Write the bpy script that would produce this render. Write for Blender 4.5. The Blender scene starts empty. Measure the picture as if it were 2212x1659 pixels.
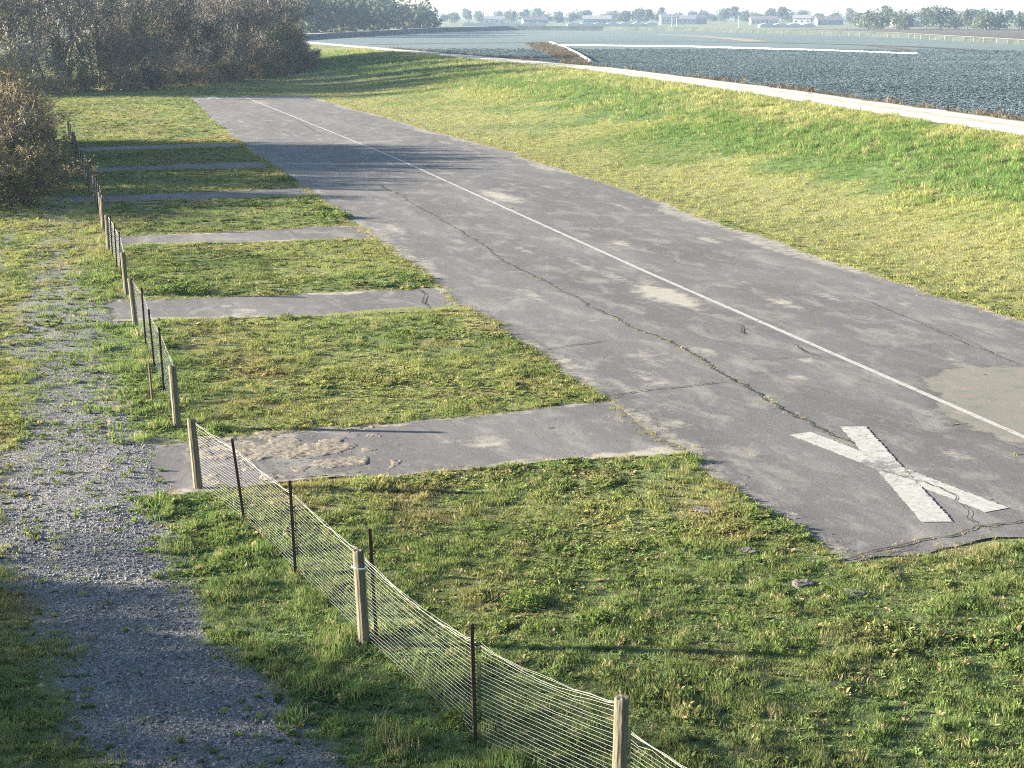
import bpy, bmesh, math, random
import numpy as np
from mathutils import Vector

rnd = random.Random(7)
rng = np.random.default_rng(11)
scene = bpy.context.scene
C = scene.collection

# ------------------------------------------------------------------ camera, sky, sun, exposure
FPX, CX, CY, CAM_H, PITCH = 3250.0, 1106.0, 829.5, 8.0, math.radians(13.6)
cam_d = bpy.data.cameras.new('camera')
cam_d.sensor_width = 36.0
cam_d.lens = 36.0 * FPX / 2212.0
cam_d.clip_start = 0.2
cam_d.clip_end = 9000.0
cam = bpy.data.objects.new('camera', cam_d)
cam.location = (0, 0, CAM_H)
cam.rotation_euler = (math.pi / 2 - PITCH, 0, 0)
C.objects.link(cam)
scene.camera = cam

SUN_EL, SUN_OFF = math.radians(13.3), math.radians(4.0)
world = bpy.data.worlds.new('World')
scene.world = world
world.use_nodes = True
wn = world.node_tree
wn.nodes.clear()
sky = wn.nodes.new('ShaderNodeTexSky')
sky.sky_type = 'NISHITA'
sky.sun_disc = False
sky.sun_elevation = SUN_EL
sky.sun_rotation = math.radians(-90) + SUN_OFF
sky.altitude = 20
sky.air_density = 1.0
sky.dust_density = 0.6
sky.ozone_density = 1.6
bg = wn.nodes.new('ShaderNodeBackground')
bg.inputs['Strength'].default_value = 0.050
wo = wn.nodes.new('ShaderNodeOutputWorld')
wn.links.new(sky.outputs[0], bg.inputs[0])
wn.links.new(bg.outputs[0], wo.inputs[0])

sun_d = bpy.data.lights.new('sun', 'SUN')
sun_d.energy = 4.8
sun_d.angle = math.radians(0.55)
sun_d.color = (1.0, 0.90, 0.74)
sun = bpy.data.objects.new('sun', sun_d)
S = Vector((-math.cos(SUN_EL) * math.cos(SUN_OFF), math.cos(SUN_EL) * math.sin(SUN_OFF), math.sin(SUN_EL)))
sun.rotation_euler = S.to_track_quat('Z', 'Y').to_euler()
sun.location = (-60, 20, 60)
C.objects.link(sun)

vs = scene.view_settings
vs.view_transform = 'Standard'
vs.look = 'None'
vs.exposure = 2.82
vs.gamma = 1.0
vs.use_curve_mapping = False
scene.render.engine = 'CYCLES'
scene.cycles.use_denoising = False
scene.cycles.filter_width = 1.1
scene.cycles.sample_clamp_indirect = 6.0
scene.cycles.max_bounces = 6
scene.cycles.diffuse_bounces = 3
scene.cycles.glossy_bounces = 2
scene.cycles.transmission_bounces = 4
scene.cycles.transparent_max_bounces = 6
scene.cycles.volume_bounces = 0

# ------------------------------------------------------------------ geometry helpers
_cp, _sp = math.cos(PITCH), math.sin(PITCH)


def P(x, y, z=0.0):
    """point of the place at height z that the photograph shows at (x, y)"""
    u, v = (x - CX) / FPX, (CY - y) / FPX
    dx, dy, dz = u, _cp + v * _sp, -_sp + v * _cp
    k = (z - CAM_H) / dz
    return Vector((k * dx, k * dy, z))


AZ = math.radians(16.9)
DX, DY, NX, NY = -math.sin(AZ), math.cos(AZ), math.cos(AZ), math.sin(AZ)


def st(p):
    return p[0] * DX + p[1] * DY, p[0] * NX + p[1] * NY


def xy(s, t):
    return s * DX + t * NX, s * DY + t * NY


def PST(x, y, z=0.0):
    return st(P(x, y, z))


def _hash(ix, iy, seed):
    h = (ix.astype(np.int64) * 374761393 + iy.astype(np.int64) * 668265263 + seed * 1442695041) & 0xffffffff
    h = ((h ^ (h >> 13)) * 1274126177) & 0xffffffff
    h = (h ^ (h >> 16)) & 0xffffff
    return h / float(0xffffff)


def vnoise(x, y, seed=0):
    x = np.asarray(x, float)
    y = np.asarray(y, float)
    ix, iy = np.floor(x), np.floor(y)
    fx, fy = x - ix, y - iy
    fx = fx * fx * (3 - 2 * fx)
    fy = fy * fy * (3 - 2 * fy)
    a, b = _hash(ix, iy, seed), _hash(ix + 1, iy, seed)
    c, d = _hash(ix, iy + 1, seed), _hash(ix + 1, iy + 1, seed)
    return (a * (1 - fx) + b * fx) * (1 - fy) + (c * (1 - fx) + d * fx) * fy


def fbm(x, y, sc, seed=0, oct=4):
    v, a, n = 0.0, 0.5, 0.0
    for o in range(oct):
        v = v + a * vnoise(np.asarray(x) / sc * 2 ** o + 17.3 * o, np.asarray(y) / sc * 2 ** o - 9.1 * o, seed + o)
        n += a
        a *= 0.5
    return v / n


def smooth(a, b, x):
    k = np.clip((np.asarray(x, float) - a) / (b - a), 0, 1)
    return k * k * (3 - 2 * k)


def new_mesh(name, verts, faces, mats=(), smooth_shade=False, midx=None):
    me = bpy.data.meshes.new(name)
    me.from_pydata([tuple(v) for v in verts], [], faces)
    for m in mats:
        me.materials.append(m)
    if midx is not None:
        me.polygons.foreach_set('material_index', np.asarray(midx, np.int32))
    if smooth_shade:
        me.polygons.foreach_set('use_smooth', np.ones(len(me.polygons), bool))
    me.update()
    return me


def obj(name, me, parent=None, loc=None):
    o = bpy.data.objects.new(name, me)
    C.objects.link(o)
    if parent is not None:
        o.parent = parent
    if loc is not None:
        o.location = loc
    return o


def tag(o, label=None, cat=None, group=None, kind=None):
    if label:
        o['label'] = label
    if cat:
        o['category'] = cat
    if group:
        o['group'] = group
    if kind:
        o['kind'] = kind
    return o


class MB:
    """collects simple shapes into one mesh"""

    def __init__(s):
        s.v, s.f, s.m = [], [], []

    def add(s, vs_, fs_, m=0):
        o = len(s.v)
        s.v += [tuple(v) for v in vs_]
        s.f += [tuple(i + o for i in f) for f in fs_]
        s.m += [m] * len(fs_)

    def tube(s, pts, rads, n=6, caps=True, m=0):
        pts = [Vector(p) for p in pts]
        rings = []
        for i, p in enumerate(pts):
            d = (pts[min(i + 1, len(pts) - 1)] - pts[max(i - 1, 0)])
            if d.length < 1e-9:
                d = Vector((0, 0, 1))
            d.normalize()
            a = d.cross(Vector((0, 0, 1)) if abs(d.z) < .9 else Vector((1, 0, 0))).normalized()
            b = d.cross(a)
            rings.append([p + (a * math.cos(2 * math.pi * k / n) + b * math.sin(2 * math.pi * k / n)) * rads[i] for k in range(n)])
        vs_, fs_ = [v for r in rings for v in r], []
        for i in range(len(rings) - 1):
            for k in range(n):
                fs_.append((i * n + k, (i + 1) * n + k, (i + 1) * n + (k + 1) % n, i * n + (k + 1) % n))
        if caps:
            fs_.append(tuple(range(n)))
            fs_.append(tuple((len(rings) - 1) * n + k for k in reversed(range(n))))
        s.add(vs_, fs_, m)

    def box(s, c, size, rz=0.0, m=0):
        cx, cy, cz = c
        hx, hy, hz = size[0] / 2, size[1] / 2, size[2] / 2
        co, si = math.cos(rz), math.sin(rz)
        vs_ = []
        for dz in (-hz, hz):
            for dx, dy in ((-hx, -hy), (hx, -hy), (hx, hy), (-hx, hy)):
                vs_.append((cx + dx * co - dy * si, cy + dx * si + dy * co, cz + dz))
        s.add(vs_, [(3, 2, 1, 0), (4, 5, 6, 7), (0, 1, 5, 4), (1, 2, 6, 5), (2, 3, 7, 6), (3, 0, 4, 7)], m)

    def mesh(s, name, mats, smooth_shade=False):
        return new_mesh(name, s.v, s.f, mats, smooth_shade, s.m)


# ------------------------------------------------------------------ material helpers
def mat(name):
    m = bpy.data.materials.new(name)
    m.use_nodes = True
    nt = m.node_tree
    nt.nodes.clear()
    out = nt.nodes.new('ShaderNodeOutputMaterial')
    bs = nt.nodes.new('ShaderNodeBsdfPrincipled')
    bs.inputs['Roughness'].default_value = 0.9
    bs.inputs['Specular IOR Level'].default_value = 0.25
    nt.links.new(bs.outputs[0], out.inputs[0])
    return m, nt, bs, out


class N:
    """terse node building"""

    def __init__(s, nt):
        s.nt = nt

    def node(s, t, **kw):
        n = s.nt.nodes.new(t)
        for k, v in kw.items():
            setattr(n, k, v)
        return n

    def put(s, sock, v):
        if hasattr(v, 'is_linked') or hasattr(v, 'links'):
            s.nt.links.new(v, sock)
        else:
            if sock.type == 'RGBA' and len(v) == 3:
                v = (*v, 1)
            sock.default_value = v

    def pos(s):
        return s.node('ShaderNodeNewGeometry').outputs['Position']

    def mapping(s, v, scale=(1, 1, 1), rotz=0.0):
        n = s.node('ShaderNodeMapping')
        s.put(n.inputs['Vector'], v)
        n.inputs['Scale'].default_value = scale
        n.inputs['Rotation'].default_value = (0, 0, rotz)
        return n.outputs[0]

    def noise(s, v, scale, detail=4, rough=0.55, dist=0.0):
        n = s.node('ShaderNodeTexNoise')
        s.put(n.inputs['Vector'], v)
        n.inputs['Scale'].default_value = scale
        n.inputs['Detail'].default_value = detail
        n.inputs['Roughness'].default_value = rough
        n.inputs['Distortion'].default_value = dist
        return n.outputs[0]

    def voronoi(s, v, scale, feature='F1', out='Distance'):
        n = s.node('ShaderNodeTexVoronoi', feature=feature)
        s.put(n.inputs['Vector'], v)
        n.inputs['Scale'].default_value = scale
        return n.outputs[out]

    def ramp(s, v, stops, interp='LINEAR'):
        n = s.node('ShaderNodeValToRGB')
        n.color_ramp.interpolation = interp
        e = n.color_ramp.elements
        while len(e) < len(stops):
            e.new(0.5)
        for k, (p, c) in enumerate(stops):
            e[k].position = p
            e[k].color = (*c, 1) if not isinstance(c, (int, float)) else (c, c, c, 1)
        s.put(n.inputs[0], v)
        return n.outputs[0]

    def mix(s, f, a, b, blend='MIX'):
        n = s.node('ShaderNodeMix', data_type='RGBA', blend_type=blend)
        s.put(n.inputs[0], f)
        s.put(n.inputs[6], a)
        s.put(n.inputs[7], b)
        return n.outputs[2]

    def math(s, op, a, b=0.0, clamp=False):
        n = s.node('ShaderNodeMath', operation=op, use_clamp=clamp)
        s.put(n.inputs[0], a)
        s.put(n.inputs[1], b)
        return n.outputs[0]

    def attr(s, name, typ='GEOMETRY', out='Color'):
        n = s.node('ShaderNodeAttribute', attribute_name=name, attribute_type=typ)
        return n.outputs[out]

    def bump(s, h, strength, dist, bs):
        n = s.node('ShaderNodeBump')
        n.inputs['Strength'].default_value = strength
        n.inputs['Distance'].default_value = dist
        s.put(n.inputs['Height'], h)
        s.nt.links.new(n.outputs[0], bs.inputs['Normal'])


def simple(name, col, rough=0.85, var=0.25, scale=6.0, bump=0.0, metallic=0.0, spec=0.25, stretch=(1, 1, 1)):
    m, nt, bs, out = mat(name)
    n = N(nt)
    tc = n.node('ShaderNodeTexCoord').outputs['Object']
    v = n.mapping(tc, stretch)
    f = n.noise(v, scale, 5, 0.6)
    a = tuple(c * (1 - var) for c in col)
    b = tuple(min(1, c * (1 + var)) for c in col)
    n.put(bs.inputs['Base Color'], n.ramp(f, [(0.3, a), (0.7, b)]))
    bs.inputs['Roughness'].default_value = rough
    bs.inputs['Metallic'].default_value = metallic
    bs.inputs['Specular IOR Level'].default_value = spec
    if bump:
        n.bump(f, bump, 0.02, bs)
    return m


def asphalt_colour(n, silt=None, mud=None):
    p = n.pos()
    pr = n.mapping(p, (1, 1, 1), -AZ)
    big = n.noise(n.mapping(pr, (0.16, 0.035, 0.1)), 1.6, 6, 0.65, 0.4)
    base = n.ramp(big, [(0.32, (0.074, 0.070, 0.071)), (0.5, (0.098, 0.092, 0.092)), (0.68, (0.130, 0.123, 0.119))])
    mid = n.noise(n.mapping(pr, (0.55, 0.25, 0.5)), 2.2, 5, 0.65, 0.6)
    base = n.mix(n.ramp(mid, [(0.50, 0.0), (0.66, 0.65)]), base, (0.200, 0.190, 0.170))
    base = n.mix(n.ramp(mid, [(0.28, 0.5), (0.42, 0.0)]), base, (0.085, 0.081, 0.084))
    fine = n.noise(p, 26.0, 3, 0.7)
    base = n.mix(0.42, base, n.ramp(fine, [(0.3, 0.30), (0.7, 0.75)]), 'OVERLAY')
    blot = n.noise(n.mapping(pr, (1.0, .55, 1.0)), 5.0, 6, .75, .8)
    base = n.mix(n.ramp(blot, [(.56, 0.0), (.64, .45)]), base, (.19, .182, .168))
    base = n.mix(n.ramp(blot, [(.36, .5), (.44, 0.0)]), base, (.070, .066, .066))
    strk = n.noise(n.mapping(pr, (.6, 9.0, 1.0)), 1.0, 4, .7)
    base = n.mix(n.ramp(strk, [(.60, 0.0), (.72, .35)]), base, (.20, .19, .178))
    peb = n.voronoi(p, 70.0)
    base = n.mix(n.ramp(peb, [(0.10, 0.35), (0.28, 0.0)]), base, (0.30, 0.29, 0.28))
    pock = n.noise(p, 7.5, 4, 0.75)
    base = n.mix(n.ramp(pock, [(0.66, 0.0), (0.74, 0.55)]), base, (0.06, 0.058, 0.06))
    craze = n.voronoi(n.mapping(p, (1, 1, 1)), 5.5, 'DISTANCE_TO_EDGE')
    cm = n.noise(n.mapping(pr, (.35, .2, .35)), 1.0, 4, .6)
    base = n.mix(n.math('MULTIPLY', n.ramp(craze, [(.004, 1.0), (.03, 0.0)]), n.ramp(cm, [(.52, 0.0), (.66, .75)])), base, (.055, .053, .052))
    grit = n.noise(p, 90.0, 2, .8)
    base = n.mix(.55, base, n.ramp(grit, [(.3, .22), (.7, .78)]), 'OVERLAY')
    if silt is not None:
        edge = n.math('ADD', silt, n.math('MULTIPLY', n.math('SUBTRACT', n.noise(pr, 2.4, 5, 0.7), 0.5), 0.9))
        base = n.mix(n.ramp(edge, [(0.38, 0.0), (0.64, 0.70)]), base, (0.345, 0.322, 0.265))
    if mud is not None:
        edge = n.math('ADD', mud, n.math('MULTIPLY', n.math('SUBTRACT', n.noise(pr, 1.8, 6, 0.7), 0.5), 0.5))
        mc = n.ramp(n.noise(pr, 1.6, 7, 0.75), [(0.30, (0.105, 0.105, 0.090)), (0.46, (0.150, 0.150, 0.124)), (0.56, (0.172, 0.150, 0.124)), (0.70, (0.215, 0.198, 0.165))])
        base = n.mix(n.ramp(edge, [(.40, 0.0), (.465, .55), (.50, 0.0)]), base, (.055, .052, .05))
        base = n.mix(n.ramp(edge, [(0.47, 0.0), (0.52, 0.85)]), base, mc)
    return base, fine, pock


def asphalt_mat(name, with_attr):
    m, nt, bs, out = mat(name)
    n = N(nt)
    silt = n.attr('silt', out='Fac') if with_attr else None
    mud = n.attr('mud', out='Fac') if with_attr else None
    col, fine, pock = asphalt_colour(n, silt, mud)
    n.put(bs.inputs['Base Color'], col)
    bs.inputs['Roughness'].default_value = 0.88
    h = n.math('SUBTRACT', fine, n.math('MULTIPLY', n.ramp(pock, [(0.62, 0.0), (0.74, 1.0)]), 1.2))
    n.bump(h, 0.35, 0.012, bs)
    return m


def paint_mat(name):
    m, nt, bs, out = mat(name)
    n = N(nt)
    col, fine, pock = asphalt_colour(n)
    p = n.pos()
    wear = n.attr('wear', out='Fac')
    w = n.noise(p, 4.5, 6, 0.75, 0.5)
    w2 = n.noise(p, 22.0, 4, 0.7)
    k = n.math('ADD', n.math('ADD', w, n.math('MULTIPLY', n.math('SUBTRACT', w2, 0.5), 0.45)), wear)
    f = n.ramp(k, [(0.60, 0.0), (0.72, 0.9)])
    paint = n.ramp(n.noise(p, 9.0, 4, 0.6), [(0.3, (0.25, 0.243, 0.222)), (0.7, (0.37, 0.362, 0.338))])
    n.put(bs.inputs['Base Color'], n.mix(f, paint, col))
    bs.inputs['Roughness'].default_value = 0.75
    n.bump(fine, 0.2, 0.008, bs)
    return m


def leafy_mat(name, attr_typ='INSTANCER', col=None, trans=0.35, var=0.3):
    """thin leaves and blades: diffuse with light passing through"""
    m = bpy.data.materials.new(name)
    m.use_nodes = True
    nt = m.node_tree
    nt.nodes.clear()
    n = N(nt)
    out = n.node('ShaderNodeOutputMaterial')
    c = n.attr('col', attr_typ) if col is None else None
    info = n.node('ShaderNodeObjectInfo').outputs['Random']
    if c is None:
        p = n.pos()
        f = n.noise(p, 1.1, 4, 0.7)
        c = n.ramp(f, [(0.3, tuple(k * (1 - var) for k in col)), (0.7, tuple(min(1, k * (1 + var)) for k in col))])
    c = n.mix(0.5, c, n.ramp(info, [(0.0, 0.36), (1.0, 0.66)]), 'OVERLAY')
    d = n.node('ShaderNodeBsdfDiffuse')
    t = n.node('ShaderNodeBsdfTranslucent')
    n.put(d.inputs[0], c)
    n.put(t.inputs[0], n.mix(0.35, c, (0.27, 0.29, 0.07)))
    mx = n.node('ShaderNodeMixShader')
    mx.inputs[0].default_value = trans
    nt.links.new(d.outputs[0], mx.inputs[1])
    nt.links.new(t.outputs[0], mx.inputs[2])
    nt.links.new(mx.outputs[0], out.inputs[0])
    return m


# ------------------------------------------------------------------ plan of the airfield (s along the runway, t across it)
FIELD_Z, CREST_Z = 1.8, 2.5
_lev_s = np.array([-60, 20, 67.5, 116.5, 168.5, 237.5, 361, 520, 900.])
_lev_t = np.array([33., 42., 48.2, 55.4, 61.2, 62.2, 63.4, 66., 72.])
_rl_s = np.array([18, 30, 45, 60, 75, 104, 170.])
_rl_t = np.array([11.0, 10.9, 11.05, 11.5, 11.6, 12.1, 14.6])
_rr_s = np.array([18, 35, 44, 59, 90, 130, 170.])
_rr_t = np.array([25.0, 25.2, 25.4, 26.1, 27.3, 27.2, 27.0])
RUN_S0, RUN_S1 = 19.0, 166.0
# paths: (s0,s1 at the fence end), (s0,s1 at the runway end)
PATHS = [((25.7, 28.9), (25.2, 29.5), 1.5), ((41.6, 44.7), (40.4, 44.2), 1.3), ((56.2, 58.8), (55.2, 59.2), 2.0),
         ((70.3, 73.0), (70.0, 73.6), 0.8), ((84.6, 87.4), (84.8, 88.4), 1.6), ((98.4, 101.6), (99.4, 103.0), 1.2)]


def lev_t(s):
    return np.interp(s, _lev_s, _lev_t)


def run_l(s):
    return np.interp(s, _rl_s, _rl_t) + (fbm(s, s * 0, 1.1, 31) - 0.5) * 0.55 + (fbm(s, s * 0, 6.0, 33) - .5) * .7


def run_r(s):
    return np.interp(s, _rr_s, _rr_t) + (fbm(s, s * 0 + 5, 1.3, 41) - 0.5) * 0.6 + (fbm(s, s * 0, 7.0, 43) - .5) * .8


def path_edges(k, t):
    (a0, a1), (b0, b1), t0 = PATHS[k]
    u = np.clip((t - 2.4) / 8.6, -0.4, 1.1)
    j = (fbm(t, t * 0 + k * 7, 0.9, 51) - 0.5) * 0.62 + (fbm(t, t * 0 + k * 7, 3.5, 55) - .5) * .5
    j2 = (fbm(t, t * 0 + k * 7 + 3, 0.9, 53) - 0.5) * 0.62 + (fbm(t, t * 0 + k * 7 + 3, 3.5, 56) - .5) * .5
    return a0 + (b0 - a0) * u + j, a1 + (b1 - a1) * u + j2


# gravel track: (left, right) edge in picture rows, with how bare it is
_grv = [(1700, 240, 800, .9), (1659, 205, 740, .92), (1580, 170, 670, .97), (1514, 137, 615, 1.0), (1397, 90, 515, 1.0), (1279, 31, 390, 1.0), (1174, -20, 365, .95), (1090, -40, 350, .9),
        (1011, -20, 372, .88), (960, 10, 335, .80), (917, 25, 300, .74), (824, 30, 262, .68), (730, 10, 232, .60), (667, 20, 215, .52), (600, 40, 200, .46), (520, 60, 185, .42), (460, 75, 178, .36), (420, 85, 165, .0)]
_gl = sorted([(*PST(l, y),) for y, l, r, g in _grv])
_gr = sorted([(*PST(r, y),) for y, l, r, g in _grv])
_gg = sorted([(PST((l + r) / 2, y)[0], g) for y, l, r, g in _grv])


def gravel_mask(s, t):
    l = np.interp(s, [a[0] for a in _gl], [a[1] for a in _gl])
    r = np.interp(s, [a[0] for a in _gr], [a[1] for a in _gr])
    g = np.interp(s, [a[0] for a in _gg], [a[1] for a in _gg])
    wob = (fbm(s, t, 1.6, 61) - .5) * 1.1
    e = np.minimum(t - l, r - t) + wob
    k = smooth(-0.35, 0.55, e) * g
    # pads of gravel where the paths meet the track, bare ground in front of the near path
    for i, (a, b, t0) in enumerate(PATHS[:4]):
        c = (a[0] + a[1]) / 2
        q = ((s - c) / 2.0) ** 2 + ((t - (t0 - 0.2)) / 1.9) ** 2
        k = np.maximum(k, smooth(1.2, 0.5, q + (fbm(s, t, .8, 71 + i) - .5) * 1.2) * (0.95, .8, .45, .4)[i])
    # faint wheel ruts further along the lawn
    for off in (-3.4, -1.5):
        q = np.abs(t - (off + 0.5 * np.sin(s / 11))) + (fbm(s, t, 2.0, 81) - .5) * 1.0
        k = np.maximum(k, smooth(0.7, 0.15, q) * smooth(40, 48, s) * smooth(115, 70, s) * 0.38)
    return np.clip(k, 0, 1)


def pave_mask(s, t):
    """1 on asphalt"""
    on = (s > RUN_S0) & (s < RUN_S1) & (t > run_l(s)) & (t < run_r(s))
    for k in range(len(PATHS)):
        a, b = path_edges(k, t)
        on |= (t > PATHS[k][2]) & (t < 12.5) & (s > a) & (s < b)
    return on


def terrain(s, t):
    s, t = np.asarray(s, float), np.asarray(t, float)
    lt = lev_t(s)
    toe = np.interp(s, [0, 60, 170, 260, 400], [26.8, 27.6, 28.5, 33, 36])
    k = np.clip((t - toe) / np.maximum(lt - 3.1 - toe, 1), 0, 1)
    up = CREST_Z * (0.35 * k + 0.65 * k * k * (3 - 2 * k))
    down = CREST_Z - (CREST_Z - FIELD_Z + 0.04) * smooth(3.2, 6.0, t - lt)
    z = np.where(t < lt, up, down)
    bumps = (fbm(s, t, 3.0, 91) - .5) * 0.12 + (fbm(s, t, 0.6, 93, 3) - .5) * 0.05
    off = np.minimum(np.abs(t - lt) - 3.1, 1.0)
    z = z + bumps * np.clip(off, 0, 1) * np.where(t > lt, 0.0, 1.0) * np.where(k > 0.02, .75, 1.0)
    yy = s * DY + t * NY
    z = z + np.maximum(yy - 1000, 0) * 0.0066 * smooth(1000, 1300, yy)
    # lie flat below asphalt
    inrun = smooth(0.15, -0.6, np.maximum(np.maximum(np.interp(s, _rl_s, _rl_t) - t, t - np.interp(s, _rr_s, _rr_t)), np.maximum(RUN_S0 - s, s - RUN_S1)))
    for (a, b, t0) in PATHS:
        d = np.maximum(np.maximum(a[0] - 0.2 - s, s - a[1] - 0.2), np.maximum(t0 - t, t - 12))
        inrun = np.maximum(inrun, smooth(0.3, -0.3, d))
    z = z * (1 - inrun) - 0.022 * inrun
    lawn = (t < 27) & (s < 170)
    z = np.where(lawn, np.where(inrun < .02, np.maximum(z + 0.02, .002), z + 0.02 * (1 - inrun)), z)
    return z


def mixc(a, b, k):
    k = np.asarray(k)[..., None]
    return a * (1 - k) + b * k


def turf(s, t):
    """base colour of the turf"""
    n1 = fbm(s, t, 4.5, 101)
    n2 = fbm(s, t, 1.1, 103)
    n3 = fbm(s * .6, t * 1.4, 9.0, 105)
    c_y = np.array([0.238, 0.262, 0.092])
    c_g = np.array([0.138, 0.192, 0.062])
    c_l = np.array([0.135, 0.212, 0.068])
    c_b = np.array([0.270, 0.190, 0.100])
    c_p = np.array([0.320, 0.310, 0.135])
    c = mixc(np.broadcast_to(c_y, s.shape + (3,)), c_g, smooth(.42, .68, n1))
    c = mixc(c, c_b, smooth(.52, .72, n2 * .55 + n3 * .45) * .6 * (t < 25))
    c = mixc(c, c_g * np.array([.75, .85, .75]), smooth(.56, .70, fbm(s, t, .7, 107)) * .5)
    # lush strip along the fence
    ft = np.interp(s, [12, 18, 26, 46, 98], [5.0, 3.5, 2.08, 1.9, 1.5])
    q = ft - t
    c = mixc(c, c_l, smooth(2.6, .9, np.abs(q - .9) + (n1 - .5) * 2.2) * smooth(60, 40, s) * .85)
    # darker, greener turf near the camera
    c = mixc(c, np.array([.105, .165, .056]), smooth(22, 15, s + (n1 - .5) * 9) * .75)
    # the bank: yellow foot, green middle, pale tall top
    lt = lev_t(s)
    k = (t - 27.5) / (lt - 30)
    w = k + (n1 - .5) * .55
    bank = t > 26
    c = np.where(bank[..., None], mixc(c, np.array([.098, .178, .050]), smooth(.40, .54, w) * smooth(.92, .72, w) * .95), c)
    c = np.where(bank[..., None], mixc(c, c_p, smooth(.62, .86, w) * smooth(.45, .62, n2 * .6 + n1 * .4) * .8), c)
    c = np.where(bank[..., None], mixc(c, np.broadcast_to(np.array([.262, .258, .112]), c.shape), smooth(.36, .15, w) * .6), c)
    return c


# ------------------------------------------------------------------ ground sheet
def grow(a, step, k, end):
    out = [a]
    while abs(out[-1]) < abs(end):
        out.append(out[-1] + step)
        step *= k
    return out[1:]


s_ax = np.array(list(reversed(grow(8, -0.6, 1.25, -400))) + list(np.arange(8, 50, .2)) + list(np.arange(50, 110, .4)) + list(np.arange(110, 200, .8)) + [200.] + grow(200, 1.2, 1.045, 2700))
t_ax = np.array(list(reversed(grow(-6, -0.4, 1.10, -1500))) + list(np.arange(-6, 32, .2)) + list(np.arange(32, 75, .5)) + [75.] + grow(75, .8, 1.08, 2300))
SS, TT = np.meshgrid(s_ax, t_ax, indexing='ij')
ZZ = terrain(SS, TT)
XX, YY = xy(SS, TT)
ns_, nt_ = SS.shape
verts = np.stack([XX, YY, ZZ], -1).reshape(-1, 3)
ii = np.arange(ns_ * nt_).reshape(ns_, nt_)
quads = np.stack([ii[:-1, :-1], ii[:-1, 1:], ii[1:, 1:], ii[1:, :-1]], -1).reshape(-1, 4)[:, ::-1]


def grid_mesh(name, verts, quads, attrs, mats):
    me = bpy.data.meshes.new(name)
    nv, nf = len(verts), len(quads)
    me.vertices.add(nv)
    me.vertices.foreach_set('co', verts.astype(np.float32).ravel())
    me.loops.add(nf * 4)
    me.loops.foreach_set('vertex_index', quads.astype(np.int32).ravel())
    me.polygons.add(nf)
    me.polygons.foreach_set('loop_start', np.arange(0, nf * 4, 4, dtype=np.int32))
    me.polygons.foreach_set('use_smooth', np.ones(nf, bool))
    me.update(calc_edges=True)
    for k, v in attrs.items():
        if v.ndim == 2:
            a = me.attributes.new(k, 'FLOAT_COLOR', 'POINT')
            a.data.foreach_set('color', np.concatenate([v, np.ones((nv, 1))], 1).astype(np.float32).ravel())
        else:
            a = me.attributes.new(k, 'FLOAT', 'POINT')
            a.data.foreach_set('value', v.astype(np.float32).ravel())
    for m in mats:
        me.materials.append(m)
    me.validate()
    return me


gcol = turf(SS, TT)
far = smooth(380, 600, YY) * (TT > 100)
gcol = mixc(gcol, np.array([.20, .23, .11]), far * .9)
soil = smooth(2.0, 4.5, TT - lev_t(SS)) * (YY < 1100)
gcol = mixc(gcol, np.array([.105, .085, .062]), soil)
# leaf litter under the thickets
GM = gravel_mask(SS, TT)

m, nt, bs, out = mat('turf_ground')
n = N(nt)
p = n.pos()
base = n.attr('col')
fn = n.noise(p, 9.0, 6, 0.75)
base = n.mix(0.8, base, n.ramp(fn, [(0.30, 0.14), (0.55, 0.48), (0.75, 0.72)]), 'OVERLAY')
fn2 = n.noise(n.mapping(p, (1.0, 1.0, 1.0)), 1.3, 5, 0.7)
base = n.mix(0.45, base, n.ramp(fn2, [(0.32, 0.30), (0.68, 0.68)]), 'OVERLAY')
base = n.mix(0.35, base, (0.060, 0.048, 0.026))
gv = n.attr('gravel', out='Fac')
gp = n.voronoi(p, 30.0, out='Color')
gcolr = n.ramp(gp, [(0.0, (0.10, 0.10, 0.11)), (0.5, (0.19, 0.19, 0.20)), (1.0, (0.34, 0.335, 0.33))])
gd = n.voronoi(p, 30.0)
gcolr = n.mix(n.ramp(gd, [(0.25, 0.0), (0.6, 0.8)]), gcolr, (0.075, 0.068, 0.060))
gf = n.math('ADD', gv, n.math('MULTIPLY', n.math('SUBTRACT', n.noise(p, 5.0, 5, 0.7), 0.5), 0.7))
gfr = n.ramp(gf, [(0.22, 0.0), (0.52, 1.0)])
n.put(bs.inputs['Base Color'], n.mix(gfr, base, gcolr))
n.bump(n.math('ADD', fn, n.math('MULTIPLY', gd, -0.5)), 0.6, 0.05, bs)
GROUND_MAT = m
g = obj('ground', grid_mesh('ground', verts, quads, {'col': gcol.reshape(-1, 3), 'gravel': GM.ravel()}, [GROUND_MAT]))
tag(g, kind='structure')

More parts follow.
